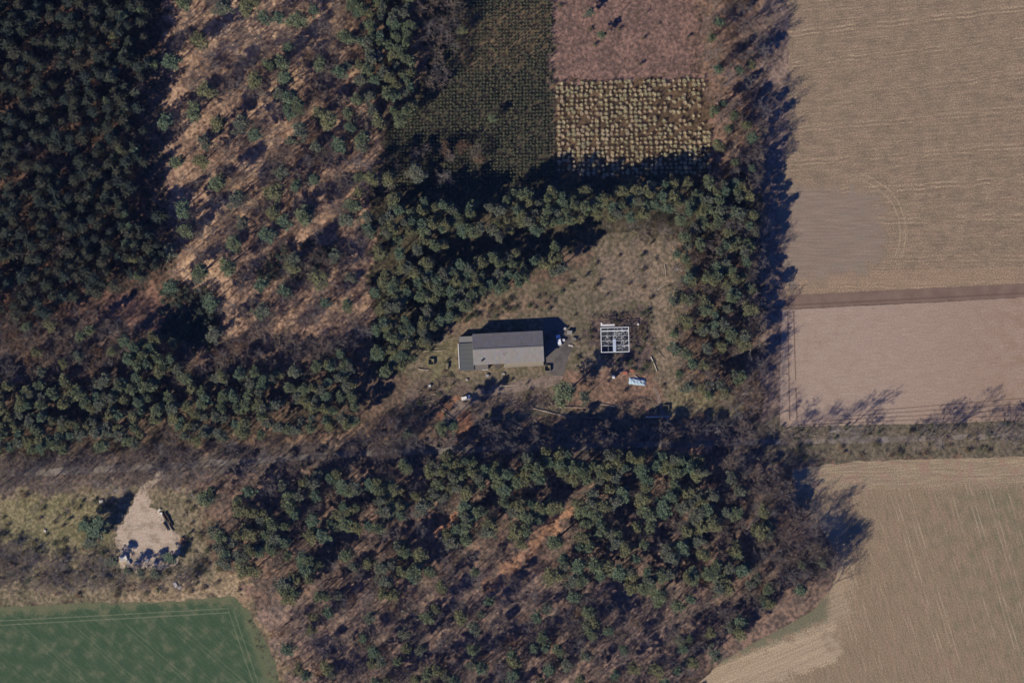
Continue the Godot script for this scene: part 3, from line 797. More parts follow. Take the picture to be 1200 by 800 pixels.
	raise_kind("oak", "oak_tree", "dry-leaved tree", "tree", 13.0, 9.0, "oak_forest", "dry-leaved brown trees in the woods", ["trunk", "crown"])
	raise_kind("shrub", "shrub", "shrub", "shrub", 1.8, 2.2, "shrubbery", "low shrubs in the rough ground", ["stem", "foliage"])
	raise_kind("seedling", "conifer_seedling", "conifer seedling", "seedling", 1.3, 1.3, "seedling_vegetation", "rows of dark green conifer seedlings in the plantation", ["stem", "foliage"])
	raise_kind("larch", "yellow_sapling", "sapling", "sapling", 1.9, 1.9, "sapling_vegetation", "rows of yellow saplings in the plantation", ["stem", "foliage"])

func mass(called: String, label: String, category: String, meshes: Array, spots: Array) -> void:   # spots: [x, y, scale]
	var root := Node3D.new()
	root.name = called
	root.set_meta("kind", "stuff"); root.set_meta("label", label); root.set_meta("category", category)
	add_child(root)
	for v in meshes.size():
		var mm := MultiMesh.new()
		mm.transform_format = MultiMesh.TRANSFORM_3D
		mm.mesh = meshes[v]
		var mine := []
		for i in range(v, spots.size(), meshes.size()): mine.append(spots[i])
		mm.instance_count = mine.size()
		for i in mine.size():
			var s: float = mine[i][2]
			mm.set_instance_transform(i, Transform3D(Basis(Vector3.UP, rf(0, TAU)).scaled_local(Vector3(s, s * rf(0.7, 1.3), s)), P(mine[i][0], mine[i][1])))
		var mi := MultiMeshInstance3D.new()
		mi.name = "clump"
		mi.multimesh = mm
		mi.material_override = M.plant
		root.add_child(mi, true)

func spots_in(p: PackedVector2Array, n: int, s0: float, s1: float) -> Array:
	var lo := Vector2(1e9, 1e9)
	var hi := -lo
	for q in p:
		lo = lo.min(q); hi = hi.max(q)
	var out := []
	for i in n:
		var x := rf(lo.x, hi.x)
		var y := rf(lo.y, hi.y)
		if inside(p, x, y): out.append([x, y, rf(s0, s1)])
	return out

func build_undergrowth() -> void:
	rng.seed = 4242
	var woods := spots_in(poly([-60, -60, 440, -60, 440, 580, -60, 580]), 7000, 0.5, 1.3)
	woods.append_array(spots_in(poly([230, 575, 440, 545, 900, 495, 985, 650, 800, 800, 780, 860, 340, 860]), 7000, 0.5, 1.4))
	woods.append_array(spots_in(poly([822, -60, 905, -60, 900, 490, 790, 470, 790, 220]), 1800, 0.5, 1.3))
	mass("undergrowth", "dead bracken and brambles on the floor of the woods", "undergrowth", [brush_mesh(0, lin(146, 112, 84), 26, 0.7, 0.7), brush_mesh(1, lin(116, 96, 80), 26, 0.7, 0.8), brush_mesh(2, lin(168, 130, 98), 22, 0.6, 0.6), brush_mesh(3, lin(88, 80, 58), 26, 0.6, 0.6)], woods)
	var grass := []
	var yard := poly([162, 580, 172, 580, 184, 606, 200, 622, 206, 640, 202, 656, 165, 662, 144, 656, 142, 626, 155, 606])
	var keepout := poly([530, 385, 672, 365, 675, 445, 600, 450, 530, 445])
	var frame := poly([700, 380, 740, 380, 740, 416, 700, 416])
	for s in spots_in(poly([470, 440, 505, 400, 545, 358, 600, 340, 660, 330, 715, 272, 790, 270, 800, 455, 860, 480, 560, 494, 470, 490]), 5200, 0.3, 0.9):
		if not inside(keepout, s[0], s[1]) and not inside(frame, s[0], s[1]): grass.append(s)
	for s in spots_in(poly([-60, 578, 235, 575, 245, 655, 290, 695, 150, 706, -60, 714]), 4200, 0.3, 0.9):
		if not inside(yard, s[0], s[1]): grass.append(s)
	grass.append_array(spots_in(poly([905, 498, 1230, 490, 1230, 532, 930, 543]), 2200, 0.3, 0.8))
	mass("rough_grass", "tufts of straw-coloured rough grass round the yard and hedges", "grass", [brush_mesh(10, lin(142, 122, 90), 22, 0.5, 0.5), brush_mesh(11, lin(112, 104, 70), 22, 0.5, 0.45), brush_mesh(12, lin(118, 96, 76), 20, 0.5, 0.6)], grass)
	var red := spots_in(poly([648, -40, 822, -40, 820, 94, 652, 97]), 6000, 0.25, 0.6)
	mass("dry_vegetation", "low red-brown dead growth covering the north clearing", "vegetation", [brush_mesh(20, lin(148, 108, 86), 20, 0.6, 0.7), brush_mesh(21, lin(114, 86, 70), 20, 0.6, 0.7), brush_mesh(22, lin(122, 106, 88), 20, 0.6, 0.6)], red)

# ------------------------------------------------------------------ barn
func build_barn() -> void:
	var b := thing("barn", "long barn with a shallow grey gable roof and flat-roofed west annex", "barn", P(595.5, 407.5), deg_to_rad(2.8))
	var W := 30.4
	var D := 13.2
	var E := 5.0          # eaves
	var R := 7.5          # ridge
	var wallc := lin(150, 138, 124)
	var wm := vmat(0.9)
	for side in 2:
		var s := -1.0 if side == 0 else 1.0
		var m := MB.new()
		m.box(Vector3(0, E * 0.5, s * (D * 0.5 - 0.55)), Vector3(W - 0.9, E, 0.3), wallc)
		obj("wall", m.mesh(), wm, b)
		m = MB.new()
		var x := s * (W * 0.5 - 0.6)
		m.box(Vector3(x, E * 0.5, 0), Vector3(0.3, E, D - 1.4), wallc)
		var hz := D * 0.5 - 0.7
		for e in [-0.15, 0.15]:
			m.tri(Vector3(x + e, E, -hz), Vector3(x + e, E, hz), Vector3(x + e, R - 0.1, 0), wallc)
		obj("gable_wall", m.mesh(), wm, b)
	rng.seed = 31
	for side in 2:                                       # corrugated fibre-cement sheets, each slightly different, lapped course over course
		var s := -1.0 if side == 0 else 1.0
		var base := lin(132, 126, 120)
		var m := MB.new()
		var cols := 28
		for i in cols:
			for r in 4:
				var x0 := -W * 0.5 + W * i / cols
				var x1 := x0 + W / cols - 0.02
				var u0 := r / 4.0
				var u1 := (r + 1) / 4.0 + 0.012
				var lift := 0.02 * (3 - r)
				var f := func(u: float) -> Vector3: return Vector3(0, lerpf(R, E, minf(u, 1.0)) + lift, s * D * 0.5 * u)
				var col := vary(base, 0.06)
				var ribs := 5
				for k in ribs:
					var xa := lerpf(x0, x1, float(k) / ribs)
					var xm := lerpf(x0, x1, (k + 0.5) / ribs)
					var xb := lerpf(x0, x1, (k + 1.0) / ribs)
					var top := Vector3(0, 0.045, 0)
					var A: Vector3 = f.call(u0)
					var B: Vector3 = f.call(u1)
					m.quad(A + Vector3(xa, 0, 0), A + Vector3(xm, 0, 0) + top, B + Vector3(xm, 0, 0) + top, B + Vector3(xa, 0, 0), col)
					m.quad(A + Vector3(xm, 0, 0) + top, A + Vector3(xb, 0, 0), B + Vector3(xb, 0, 0), B + Vector3(xm, 0, 0) + top, col)
		var under := lin(90, 84, 78)
		m.quad(Vector3(-W * 0.5, R - 0.12, 0), Vector3(W * 0.5, R - 0.12, 0), Vector3(W * 0.5, E - 0.12, s * D * 0.5), Vector3(-W * 0.5, E - 0.12, s * D * 0.5), under)
		obj("roof_slope", m.mesh(), vmat(0.8), b)
	var rc := MB.new()
	for s in [-1.0, 1.0]:
		rc.quad(Vector3(-W * 0.5 - 0.05, R + 0.16, 0), Vector3(W * 0.5 + 0.05, R + 0.16, 0), Vector3(W * 0.5 + 0.05, R + 0.05, s * 0.35), Vector3(-W * 0.5 - 0.05, R + 0.05, s * 0.35), lin(120, 114, 108))
	obj("ridge_cap", rc.mesh(), vmat(0.8), b)
	for s in [-1.0, 1.0]:
		var g := MB.new()
		g.box(Vector3(0, E - 0.08, s * (D * 0.5 + 0.07)), Vector3(W, 0.12, 0.12), lin(150, 146, 138))
		obj("gutter", g.mesh(), vmat(0.6), b)
		g = MB.new()
		for q in [-1.0, 1.0]:
			var dir := Vector3(0, R - E, D * 0.5)
			var bs := Basis(Vector3.RIGHT, q * -atan2(R - E, D * 0.5))
			g.box(Vector3(s * (W * 0.5 + 0.04), (R + E) * 0.5 - 0.03, -q * D * 0.25), Vector3(0.06, 0.2, dir.length()), lin(168, 164, 156), bs)
		obj("bargeboard", g.mesh(), vmat(0.7), b)
	# flue with a cowl low on the south slope
	var ch := MB.new()
	ch.box(Vector3(-12.0, 6.2, 5.3), Vector3(0.55, 1.7, 0.55), lin(120, 84, 68))
	ch.box(Vector3(-12.0, 7.09, 5.3), Vector3(0.7, 0.12, 0.7), lin(140, 132, 122))
	obj("chimney", ch.mesh(), vmat(), b)
	for q in [[-2.2, 2.4], [-1.0, 2.0], [-1.7, 3.0]]:
		var pt := MB.new()
		pt.box(Vector3(q[0], lerpf(R, E, q[1] / (D * 0.5)) + 0.08, q[1]), Vector3(0.9, 0.05, 0.5), lin(112, 104, 96), Basis(Vector3.RIGHT, atan2(R - E, D * 0.5)) * Basis(Vector3.UP, 0.5))
		obj("roof_patch", pt.mesh(), vmat(), b)
	# windows and doors in the walls
	for i in 6:
		var w := MB.new()
		w.box(Vector3(-11 + i * 4.4, 2.6, -D * 0.5 + 0.38), Vector3(1.6, 1.1, 0.06), lin(40, 46, 54))
		var win := obj("window", w.mesh(), vmat(0.2), b)
		w = MB.new()
		w.box(Vector3(-11 + i * 4.4, 2.02, -D * 0.5 + 0.34), Vector3(1.9, 0.08, 0.2), lin(170, 164, 154))
		obj("sill", w.mesh(), vmat(), win)
	var dr := MB.new()
	dr.box(Vector3(W * 0.5 - 0.41, 2.0, 0.5), Vector3(0.08, 4.0, 4.4), lin(104, 84, 66))
	var door := obj("door", dr.mesh(), vmat(), b)
	dr = MB.new()
	dr.box(Vector3(W * 0.5 - 0.34, 1.5, 0.2), Vector3(0.06, 0.3, 0.08), lin(60, 60, 60))
	obj("handle", dr.mesh(), vmat(0.4, 0.8), door)
	# loading platform along the south wall
	var pf := MB.new()
	pf.box(Vector3(6.4, 0.45, D * 0.5 + 0.75), Vector3(17.2, 0.9, 2.1), lin(146, 134, 112))
	pf.box(Vector3(6.4, 0.95, D * 0.5 + 1.7), Vector3(17.2, 0.1, 0.18), lin(172, 160, 138))
	obj("loading_platform", pf.mesh(), vmat(), b)
	var po := MB.new()
	po.box(Vector3(-5.0, 2.5, D * 0.5 + 0.9), Vector3(2.4, 0.12, 2.2), lin(92, 82, 72))
	po.box(Vector3(-6.1, 1.25, D * 0.5 + 1.9), Vector3(0.12, 2.5, 0.12), lin(92, 82, 72))
	po.box(Vector3(-3.9, 1.25, D * 0.5 + 1.9), Vector3(0.12, 2.5, 0.12), lin(92, 82, 72))
	obj("porch", po.mesh(), vmat(), b)
	# annex: flat felted roofs of two heights
	var an := MB.new()
	an.box(Vector3(-18.2, 1.5, 3.0), Vector3(6.0, 3.0, 11.4), wallc)
	obj("annex_wall", an.mesh(), wm, b)
	an = MB.new()
	an.box(Vector3(-18.25, 3.08, 3.0), Vector3(6.3, 0.16, 11.8), lin(92, 94, 92))
	for i in 6: an.box(Vector3(-18.25, 3.175, -1.9 + i * 1.95), Vector3(6.2, 0.02, 0.12), lin(78, 80, 80))
	obj("annex_roof", an.mesh(), vmat(), b)
	an = MB.new()
	an.box(Vector3(-18.0, 1.3, -4.3), Vector3(5.8, 2.6, 2.8), lin(118, 112, 102))
	an.box(Vector3(-18.0, 2.66, -4.35), Vector3(6.1, 0.12, 3.0), lin(124, 122, 118))
	obj("store_roof", an.mesh(), vmat(), b)
	an = MB.new()
	an.box(Vector3(-21.55, 3.2, 2.6), Vector3(0.34, 0.3, 10.6), lin(214, 208, 198))
	obj("white_parapet", an.mesh(), vmat(0.7), b)
	an = MB.new()
	an.box(Vector3(-12.2, 1.35, D * 0.5 + 1.2), Vector3(6.0, 2.7, 2.2), wallc)
	an.box(Vector3(-12.2, 2.76, D * 0.5 + 1.2), Vector3(6.3, 0.12, 2.5), lin(116, 108, 98))
	obj("entrance_roof", an.mesh(), vmat(), b)
	an = MB.new()
	an.box(Vector3(-10.4, 2.9, D * 0.5 + 2.35), Vector3(2.6, 0.16, 0.2), lin(220, 216, 208))
	obj("white_fascia", an.mesh(), vmat(0.7), b)

# ------------------------------------------------------------------ steel frame
func build_frame() -> void:
	rng.seed = 55
	var at := P(720.5, 398)
	var f := thing("steel_frame", "white steel skeleton of a small roofless building east of the barn", "building frame", at, deg_to_rad(1.5))
	var white := lin(222, 222, 216)
	var W := 12.0
	var D := 10.6
	var H := 3.4
	var sl := MB.new()
	sl.box(Vector3(0, 0.06, 0.2), Vector3(W + 0.6, 0.12, D + 1.4), lin(62, 66, 72))
	obj("floor_slab", sl.mesh(), vmat(), f)
	for x in [-0.5, 0.0, 0.5]:
		for z in [-0.5, 0.0, 0.5]:
			if x == 0.0 and z == 0.0: continue
			var m := MB.new()
			m.box(Vector3(x * W, H * 0.5, z * D), Vector3(0.22, H, 0.22), white)
			obj("post", m.mesh(), vmat(0.5), f)
	for q in [[0, -0.5, W, 0], [0, 0.5, W, 0], [-0.5, 0, D, 1], [0.5, 0, D, 1]]:
		var m := MB.new()
		m.box(Vector3(q[0] * W, H + 0.12, q[1] * D), Vector3(q[2] + 0.3, 0.24, 0.28) if q[3] == 0 else Vector3(0.28, 0.236, q[2] + 0.3), white)
		var o := obj("beam", m.mesh(), vmat(0.5), f)
		if q[1] == 0.5: o.set_meta("label", "southern beam in tree shade")
	for i in 4:
		var z := -D * 0.5 + D * (i + 0.7) / 5.0
		var m := MB.new()
		m.box(Vector3(0, H + 0.06, z), Vector3(W - 0.3, 0.14, 0.11 if i > 0 else 0.4), white)
		obj("purlin", m.mesh(), vmat(0.5), f)
	for i in 3:
		var m := MB.new()
		m.box(Vector3(-3.0 + i * 3.0, H - 0.12, 0), Vector3(0.09, 0.12, D - 0.3), lin(190, 192, 190))
		obj("rafter", m.mesh(), vmat(0.5), f)
	for i in 34:                                         # loose laths and bent struts lying across the frame
		var c := Vector3(rf(-1.0, 5.4), H - rf(0.25, 0.5), rf(-4.4, 3.0)) if i < 25 else Vector3(rf(-5.4, 5.0), H - rf(0.25, 0.5), rf(-4.8, 4.4))
		var m := MB.new()
		m.box(c, Vector3(rf(1.2, 3.2), 0.06, rf(0.08, 0.16)), vary(lin(210, 208, 196), 0.12), Basis(Vector3.UP, rf(0, PI)) * Basis(Vector3.BACK, rf(-0.1, 0.1)))
		obj("strut", m.mesh(), vmat(0.6), f)
	var pn := MB.new()
	pn.box(Vector3(-0.3, H + 0.2, 2.4), Vector3(1.3, 0.06, 5.4), lin(176, 190, 204))
	obj("roof_panel", pn.mesh(), vmat(0.4), f)
	pn = MB.new()
	pn.box(Vector3(-3.0, H + 0.4, -D * 0.5 - 1.1), Vector3(6.0, 0.1, 0.7), lin(214, 212, 204))
	for x in [-5.6, -0.4]: pn.box(Vector3(x, (H + 0.36) * 0.5, -D * 0.5 - 1.1), Vector3(0.12, H + 0.36, 0.12), lin(214, 212, 204))
	obj("canopy", pn.mesh(), vmat(0.5), f)
	for i in 10:
		var m := MB.new()
		m.box(Vector3(rf(-5, 5), 0.3, rf(-4.5, 5.0)), Vector3(rf(0.5, 1.6), rf(0.2, 0.4), rf(0.3, 0.9)), vary(lin(128, 130, 136), 0.3), Basis(Vector3.UP, rf(0, PI)))
		var o := obj("concrete_block", m.mesh(), vmat(), self)
		o.position = at
		tag(o, "grey rubble block on the slab inside the white steel frame, %s from the west" % ordinal(i), "block", "rubble inside the steel frame")
	# two white-capped poles north of the frame
	for q in [[705, 379, "at the north-west corner of the steel frame"], [748, 380, "north-east of the steel frame"]]:
		var p := thing("pole", "grey pole with a white head " + q[2], "pole", P(q[0], q[1], 4.0) * Vector3(1, 0, 1))
		var m := MB.new()
		m.tube(Vector3.ZERO, Vector3(0, 4.0, 0), 0.1, 0.08, 8, lin(120, 116, 110), true)
		obj("post", m.mesh(), vmat(), p)
		m = MB.new()
		m.tube(Vector3(0, 4.0, 0), Vector3(0, 4.5, 0), 0.42, 0.34, 10, lin(224, 222, 216), true)
		obj("head", m.mesh(), vmat(0.5), p)

# ------------------------------------------------------------------ vehicles
func make_car(called: String, label: String, at: Vector3, turn: float, paint: Color, L: float, W: float, H: float, van: bool, category: String) -> void:
	var c := thing(called, label, category, at, turn)
	var pm := vmat(0.3)
	pm.clearcoat_enabled = true
	var secs := []                                       # x, half width, bottom, shoulder height
	var m := MB.new()
	var prof := [[-0.5, 0.86, 0.42, 0.60], [-0.47, 0.96, 0.32, 0.74], [-0.36, 1.0, 0.28, 0.90], [0.1, 1.0, 0.28, 0.94], [0.24, 1.0, 0.28, 0.92], [0.42, 0.97, 0.28, 0.80], [0.48, 0.9, 0.32, 0.66], [0.5, 0.8, 0.42, 0.56]]
	for i in prof.size() - 1:
		var a: Array = prof[i]
		var b: Array = prof[i + 1]
		var xa: float = a[0] * L
		var xb: float = b[0] * L
		var wa: float = a[1] * W * 0.5
		var wb: float = b[1] * W * 0.5
		m.quad(Vector3(xa, a[3], -wa * 0.9), Vector3(xb, b[3], -wb * 0.9), Vector3(xb, b[3], wb * 0.9), Vector3(xa, a[3], wa * 0.9), paint)
		m.quad(Vector3(xa, a[2], -wa * 0.9), Vector3(xb, b[2], -wb * 0.9), Vector3(xb, b[2], wb * 0.9), Vector3(xa, a[2], wa * 0.9), paint)
		for s in [-1.0, 1.0]:
			m.quad(Vector3(xa, a[3], s * wa * 0.9), Vector3(xb, b[3], s * wb * 0.9), Vector3(xb, b[3] - 0.14, s * wb), Vector3(xa, a[3] - 0.14, s * wa), paint)
			m.quad(Vector3(xa, a[3] - 0.14, s * wa), Vector3(xb, b[3] - 0.14, s * wb), Vector3(xb, b[2], s * wb * 0.9), Vector3(xa, a[2], s * wa * 0.9), paint)
	for e in [prof[0], prof[-1]]:
		var x: float = e[0] * L
		var w: float = e[1] * W * 0.5
		m.quad(Vector3(x, e[3], -w * 0.9), Vector3(x, e[3], w * 0.9), Vector3(x, e[2], w * 0.9), Vector3(x, e[2], -w * 0.9), paint)
	obj("body", m.mesh(), pm, c)
	var r0 := -0.46 if van else -0.40
	var r1 := 0.20
	var gl := MB.new()
	var glass := lin(34, 40, 48)
	var bx := [r0 * L, (r0 + 0.06) * L, (r1 - 0.12) * L, r1 * L]
	var wb2 := W * 0.45
	var wt := W * 0.38
	for s in [-1.0, 1.0]:
		gl.quad(Vector3(bx[0], 0.9, s * wb2), Vector3(bx[1], H - 0.06, s * wt), Vector3(bx[2], H - 0.06, s * wt), Vector3(bx[3], 0.9, s * wb2), glass)
	gl.quad(Vector3(bx[3], 0.9, -wb2), Vector3(bx[2], H - 0.06, -wt), Vector3(bx[2], H - 0.06, wt), Vector3(bx[3], 0.9, wb2), glass)
	gl.quad(Vector3(bx[0], 0.88, -wb2), Vector3(bx[1], H - 0.06, -wt), Vector3(bx[1], H - 0.06, wt), Vector3(bx[0], 0.88, wb2), glass)
	obj("windows", gl.mesh(), vmat(0.08), c)
	var rt := MB.new()
	rt.box(Vector3((bx[1] + bx[2]) * 0.5, H - 0.02, 0), Vector3(bx[2] - bx[1] + 0.1, 0.08, wt * 2.0 + 0.06), paint)
	obj("car_roof", rt.mesh(), pm, c)
	for x in [-0.3, 0.31]:
		for s in [-1.0, 1.0]:
			var w := MB.new()
			w.tube(Vector3(x * L, 0.32, s * W * 0.36), Vector3(x * L, 0.32, s * W * 0.48), 0.32, 0.32, 14, lin(28, 28, 28), true)
			var wh := obj("wheel", w.mesh(), vmat(), c)
			w = MB.new()
			w.tube(Vector3(x * L, 0.32, s * W * 0.47), Vector3(x * L, 0.32, s * W * 0.487), 0.2, 0.18, 10, lin(150, 150, 150), true)
			obj("rim", w.mesh(), vmat(0.4, 0.7), wh)
	for s in [-1.0, 1.0]:
		var h := MB.new()
		h.box(Vector3(L * 0.488, 0.6, s * W * 0.31), Vector3(0.08, 0.14, 0.34), lin(220, 222, 224))
		obj("headlight", h.mesh(), vmat(0.1), c)
		h = MB.new()
		h.box(Vector3(-L * 0.488, 0.62, s * W * 0.34), Vector3(0.08, 0.18, 0.26), lin(130, 26, 24))
		obj("tail_light", h.mesh(), vmat(0.2), c)

# ------------------------------------------------------------------ yard clutter
func log_at(x0: float, y0: float, x1: float, y1: float, r: float, col: Color, label: String, group: String) -> void:
	var a := P(x0, y0)
	var b := P(x1, y1)
	var o := thing("log", label, "log", (a + b) * 0.5, 0.0, group)
	var d := (b - a) * 0.5
	var m := MB.new()
	var bend := Vector3(-d.z, 0, d.x).normalized() * rf(-0.25, 0.25)
	var prev := -d + Vector3(0, r + 0.1, 0)
	for i in 4:
		var u := (i + 1) / 4.0
		var q := -d + d * 2.0 * u + bend * sin(u * PI) + Vector3(0, r * 0.8 + rf(0.05, 0.2), 0)
		m.tube(prev, q, r * (1.0 - 0.45 * (u - 0.25)), r * (1.0 - 0.45 * u), 7, vary(col, 0.1))
		prev = q
	obj("stem", m.mesh(), vmat(), o)
	m = MB.new()
	m.tube(-d * 1.004 + Vector3(0, r + 0.1, 0), -d * 0.998 + Vector3(0, r + 0.1, 0), r * 1.02, r * 1.02, 8, lin(196, 164, 118), true)
	obj("cut_end", m.mesh(), vmat(), o)

func build_clutter() -> void:
	rng.seed = 909
	var pale := lin(190, 166, 134)
	var grey := lin(150, 136, 118)
	var G := "felled logs in the yard"
	var logs := [
		[655, 477, 694, 478, 0.22, pale, "long pale felled log south of the lone path pine"],
		[624, 478, 664, 489, 0.2, pale, "long slanting log at the shade line south of the yard"],
		[634, 480, 668, 488, 0.16, grey, "thin grey log beside the long slanting log"],
		[702, 473, 730, 478, 0.16, pale, "curved pale log south of the blue tarpaulin"],
		[757, 488.5, 786, 488, 0.24, lin(206, 200, 190), "whitish beam lying by the forest edge south-east of the yard"],
		[763, 418, 770, 435, 0.2, lin(200, 190, 172), "pale pole lying east of the steel frame"],
		[586, 475, 606, 469, 0.2, pale, "pale log among branches south of the barn"],
		[588, 452, 604, 450, 0.2, pale, "pale log on the path edge below the barn"],
		[497, 411, 522, 410, 0.16, pale, "thin pole in the grass west of the annex"],
		[490, 432, 503, 433, 0.2, pale, "short pale log west of the annex near the pines"],
		[514, 474, 526, 482, 0.14, pale, "pale plank-like log on the red earth, topmost"],
		[518, 480, 528, 488, 0.14, pale, "pale log on the red earth by the lone pine"],
		[522, 484, 534, 492, 0.14, pale, "lowest pale log on the red earth"],
		[530, 472, 538, 478, 0.12, grey, "short grey log near the cream car"],
		[496, 467, 508, 465, 0.13, pale, "upper of three pale poles in the brush south-west of the barn"],
		[495, 471, 508, 469, 0.13, pale, "middle of three pale poles in the brush south-west of the barn"],
		[494, 475, 507, 474, 0.13, grey, "lower of three pale poles in the brush south-west of the barn"],
		[574, 490, 590, 491, 0.16, grey, "grey log in the shade south of the branches"],
		[770, 340, 782, 332, 0.14, lin(196, 180, 156), "pale fallen birch stem in the tan strip"],
		[779, 310, 781, 326, 0.12, lin(196, 180, 156), "upright-lying pale stem near the tan strip's north end"],
		[772, 412, 779, 420, 0.12, grey, "grey stem at the edge of the east block"],
		[190, 601, 196, 612, 0.35, lin(60, 48, 44), "dark stacked log at the upper end of the gravel yard pile"],
		[193, 600, 199, 611, 0.35, lin(70, 56, 50), "dark log beside the upper gravel yard pile"],
		[196, 604, 202, 616, 0.35, lin(56, 46, 44), "dark log on the outer side of the gravel yard pile"],
		[191, 612, 197, 622, 0.35, lin(64, 52, 46), "dark log at the lower end of the gravel yard pile"],
		[198, 613, 203, 622, 0.3, lin(60, 48, 44), "short dark log at the pile's lower right"],
		[469, 788, 471, 770, 0.1, grey, "thin grey stem on the floor of the south wood"],
		[470, 715, 486, 722, 0.2, lin(196, 190, 180), "whitish fallen stem in the south wood"],
		[476, 710, 490, 727, 0.16, lin(190, 184, 176), "crossed whitish stem in the south wood"],
		[744, 440, 757, 448, 0.14, lin(216, 212, 204), "white pole lying over the blue tarpaulin's edge"],
	]
	var spare := []
	for l in logs: log_at(l[0], l[1], l[2], l[3], l[4], l[5], l[6], G)
	for i in 46:                                            # cut poles strewn along the edge of the wood
		var x := rf(560, 770) if i < 34 else rf(486, 530)
		var y := rf(467, 492) if i < 34 else rf(455, 492)
		var a := rf(-0.35, 0.35) if rng.randf() < 0.75 else rf(0.3, 1.2)
		var l := rf(5, 15)
		spare.append([x, y, a, l])
	spare.sort_custom(func(p, q): return p[0] < q[0])
	for i in spare.size():
		var q: Array = spare[i]
		log_at(q[0], q[1], q[0] + cos(q[2]) * q[3], q[1] + sin(q[2]) * q[3], rf(0.07, 0.13), vary(lin(176, 152, 124), 0.15), "thin cut pole strewn at the yard's south edge, %s from the west" % ordinal(i), "strewn poles")
	# brush heaps of cut branches
	var heaps := [[602, 478, 5.5, "south of the barn"], [578, 470, 4.0, "between the path and the logs"], [500, 470, 4.5, "south-west of the barn"], [700, 478, 4.5, "south of the red earth"], [734, 478, 4.5, "by the forest edge"], [640, 470, 4.0, "west of the lone path pine"], [755, 470, 3.5, "south of the blue tarpaulin"], [715, 372, 3.6, "north of the steel frame"], [735, 372, 3.4, "north-east of the steel frame"], [748, 396, 3.4, "east of the steel frame"], [690, 440, 3.0, "in the drive's east verge"], [150, 688, 3.5, "south of the gravel yard"], [176, 684, 3.2, "between the gravel yard and the green field"], [478, 718, 3.0, "in the south wood"], [522, 445, 3.0, "south of the annex"]]
	for h in heaps:
		var m := MB.new()
		for i in 240:
			var a := rf(0, TAU)
			var rr: float = h[2] * sqrt(rf(0, 1))
			var p := Vector3(cos(a) * rr * 1.4, rf(0.05, 0.7) * (1.2 - rr / h[2]), sin(a) * rr * 0.6)
			var d := Vector3(rf(-1, 1), rf(-0.15, 0.3), rf(-0.6, 0.6)).normalized()
			m.tube(p, p + d * rf(0.8, 2.8), 0.05, 0.02, 3, vary(lin(176, 148, 118) if i % 3 == 0 else lin(126, 106, 90), 0.2))
		var o := thing("brush_heap", "heap of cut brown branches " + h[3], "brush heap", P(h[0], h[1]), rf(-0.3, 0.3), "brush heaps")
		obj("branches", m.mesh(), vmat(), o).set_meta("kind", "stuff")
	# blue tarpaulin over stacked goods
	var t := thing("tarpaulin", "pale blue tarpaulin draped over a long low heap south-east of the frame", "tarpaulin", P(747, 447), deg_to_rad(-3))
	var tm := MB.new()
	var nx := 22
	var nz := 12
	var nf := FastNoiseLite.new()
	nf.seed = 3
	nf.frequency = 0.55
	var hh := func(i: int, k: int) -> Vector3:
		var u := i / float(nx) * 2 - 1
		var w := k / float(nz) * 2 - 1
		var y := 1.1 * clampf((1.0 - pow(absf(u), 4.0)) * (1.0 - pow(absf(w), 3.0)), 0.0, 1.0)
		return Vector3(u * (3.7 + 0.3 * nf.get_noise_2d(w * 4.0, 7.0)), 0.08 + y * (0.85 + 0.5 * nf.get_noise_2d(u * 4.0, w * 3.0)), w * (1.5 + 0.25 * nf.get_noise_2d(u * 4.0, 1.0)) + 0.2 * u)
	for i in nx:
		for k in nz:
			tm.quad(hh.call(i, k), hh.call(i + 1, k), hh.call(i + 1, k + 1), hh.call(i, k + 1), vary(lin(150, 176, 190), 0.05))
	obj("sheet", tm.mesh(), vmat(0.45), t)
	var edge := MB.new()
	edge.box(Vector3(0.6, 1.05, -0.5), Vector3(5.0, 0.08, 0.16), lin(224, 224, 220), Basis(Vector3.UP, -0.12))
	obj("lath", edge.mesh(), vmat(), t)
	# cars
	make_car("parked_car", "white estate car parked half in the barn's shadow by the driveway", P(655, 398.5), deg_to_rad(102), lin(224, 224, 222), 4.7, 1.85, 1.5, true, "car")
	make_car("parked_car", "small cream car on the path south of the annex", P(546, 466), deg_to_rad(14), lin(226, 218, 200), 3.7, 1.75, 1.45, false, "car")
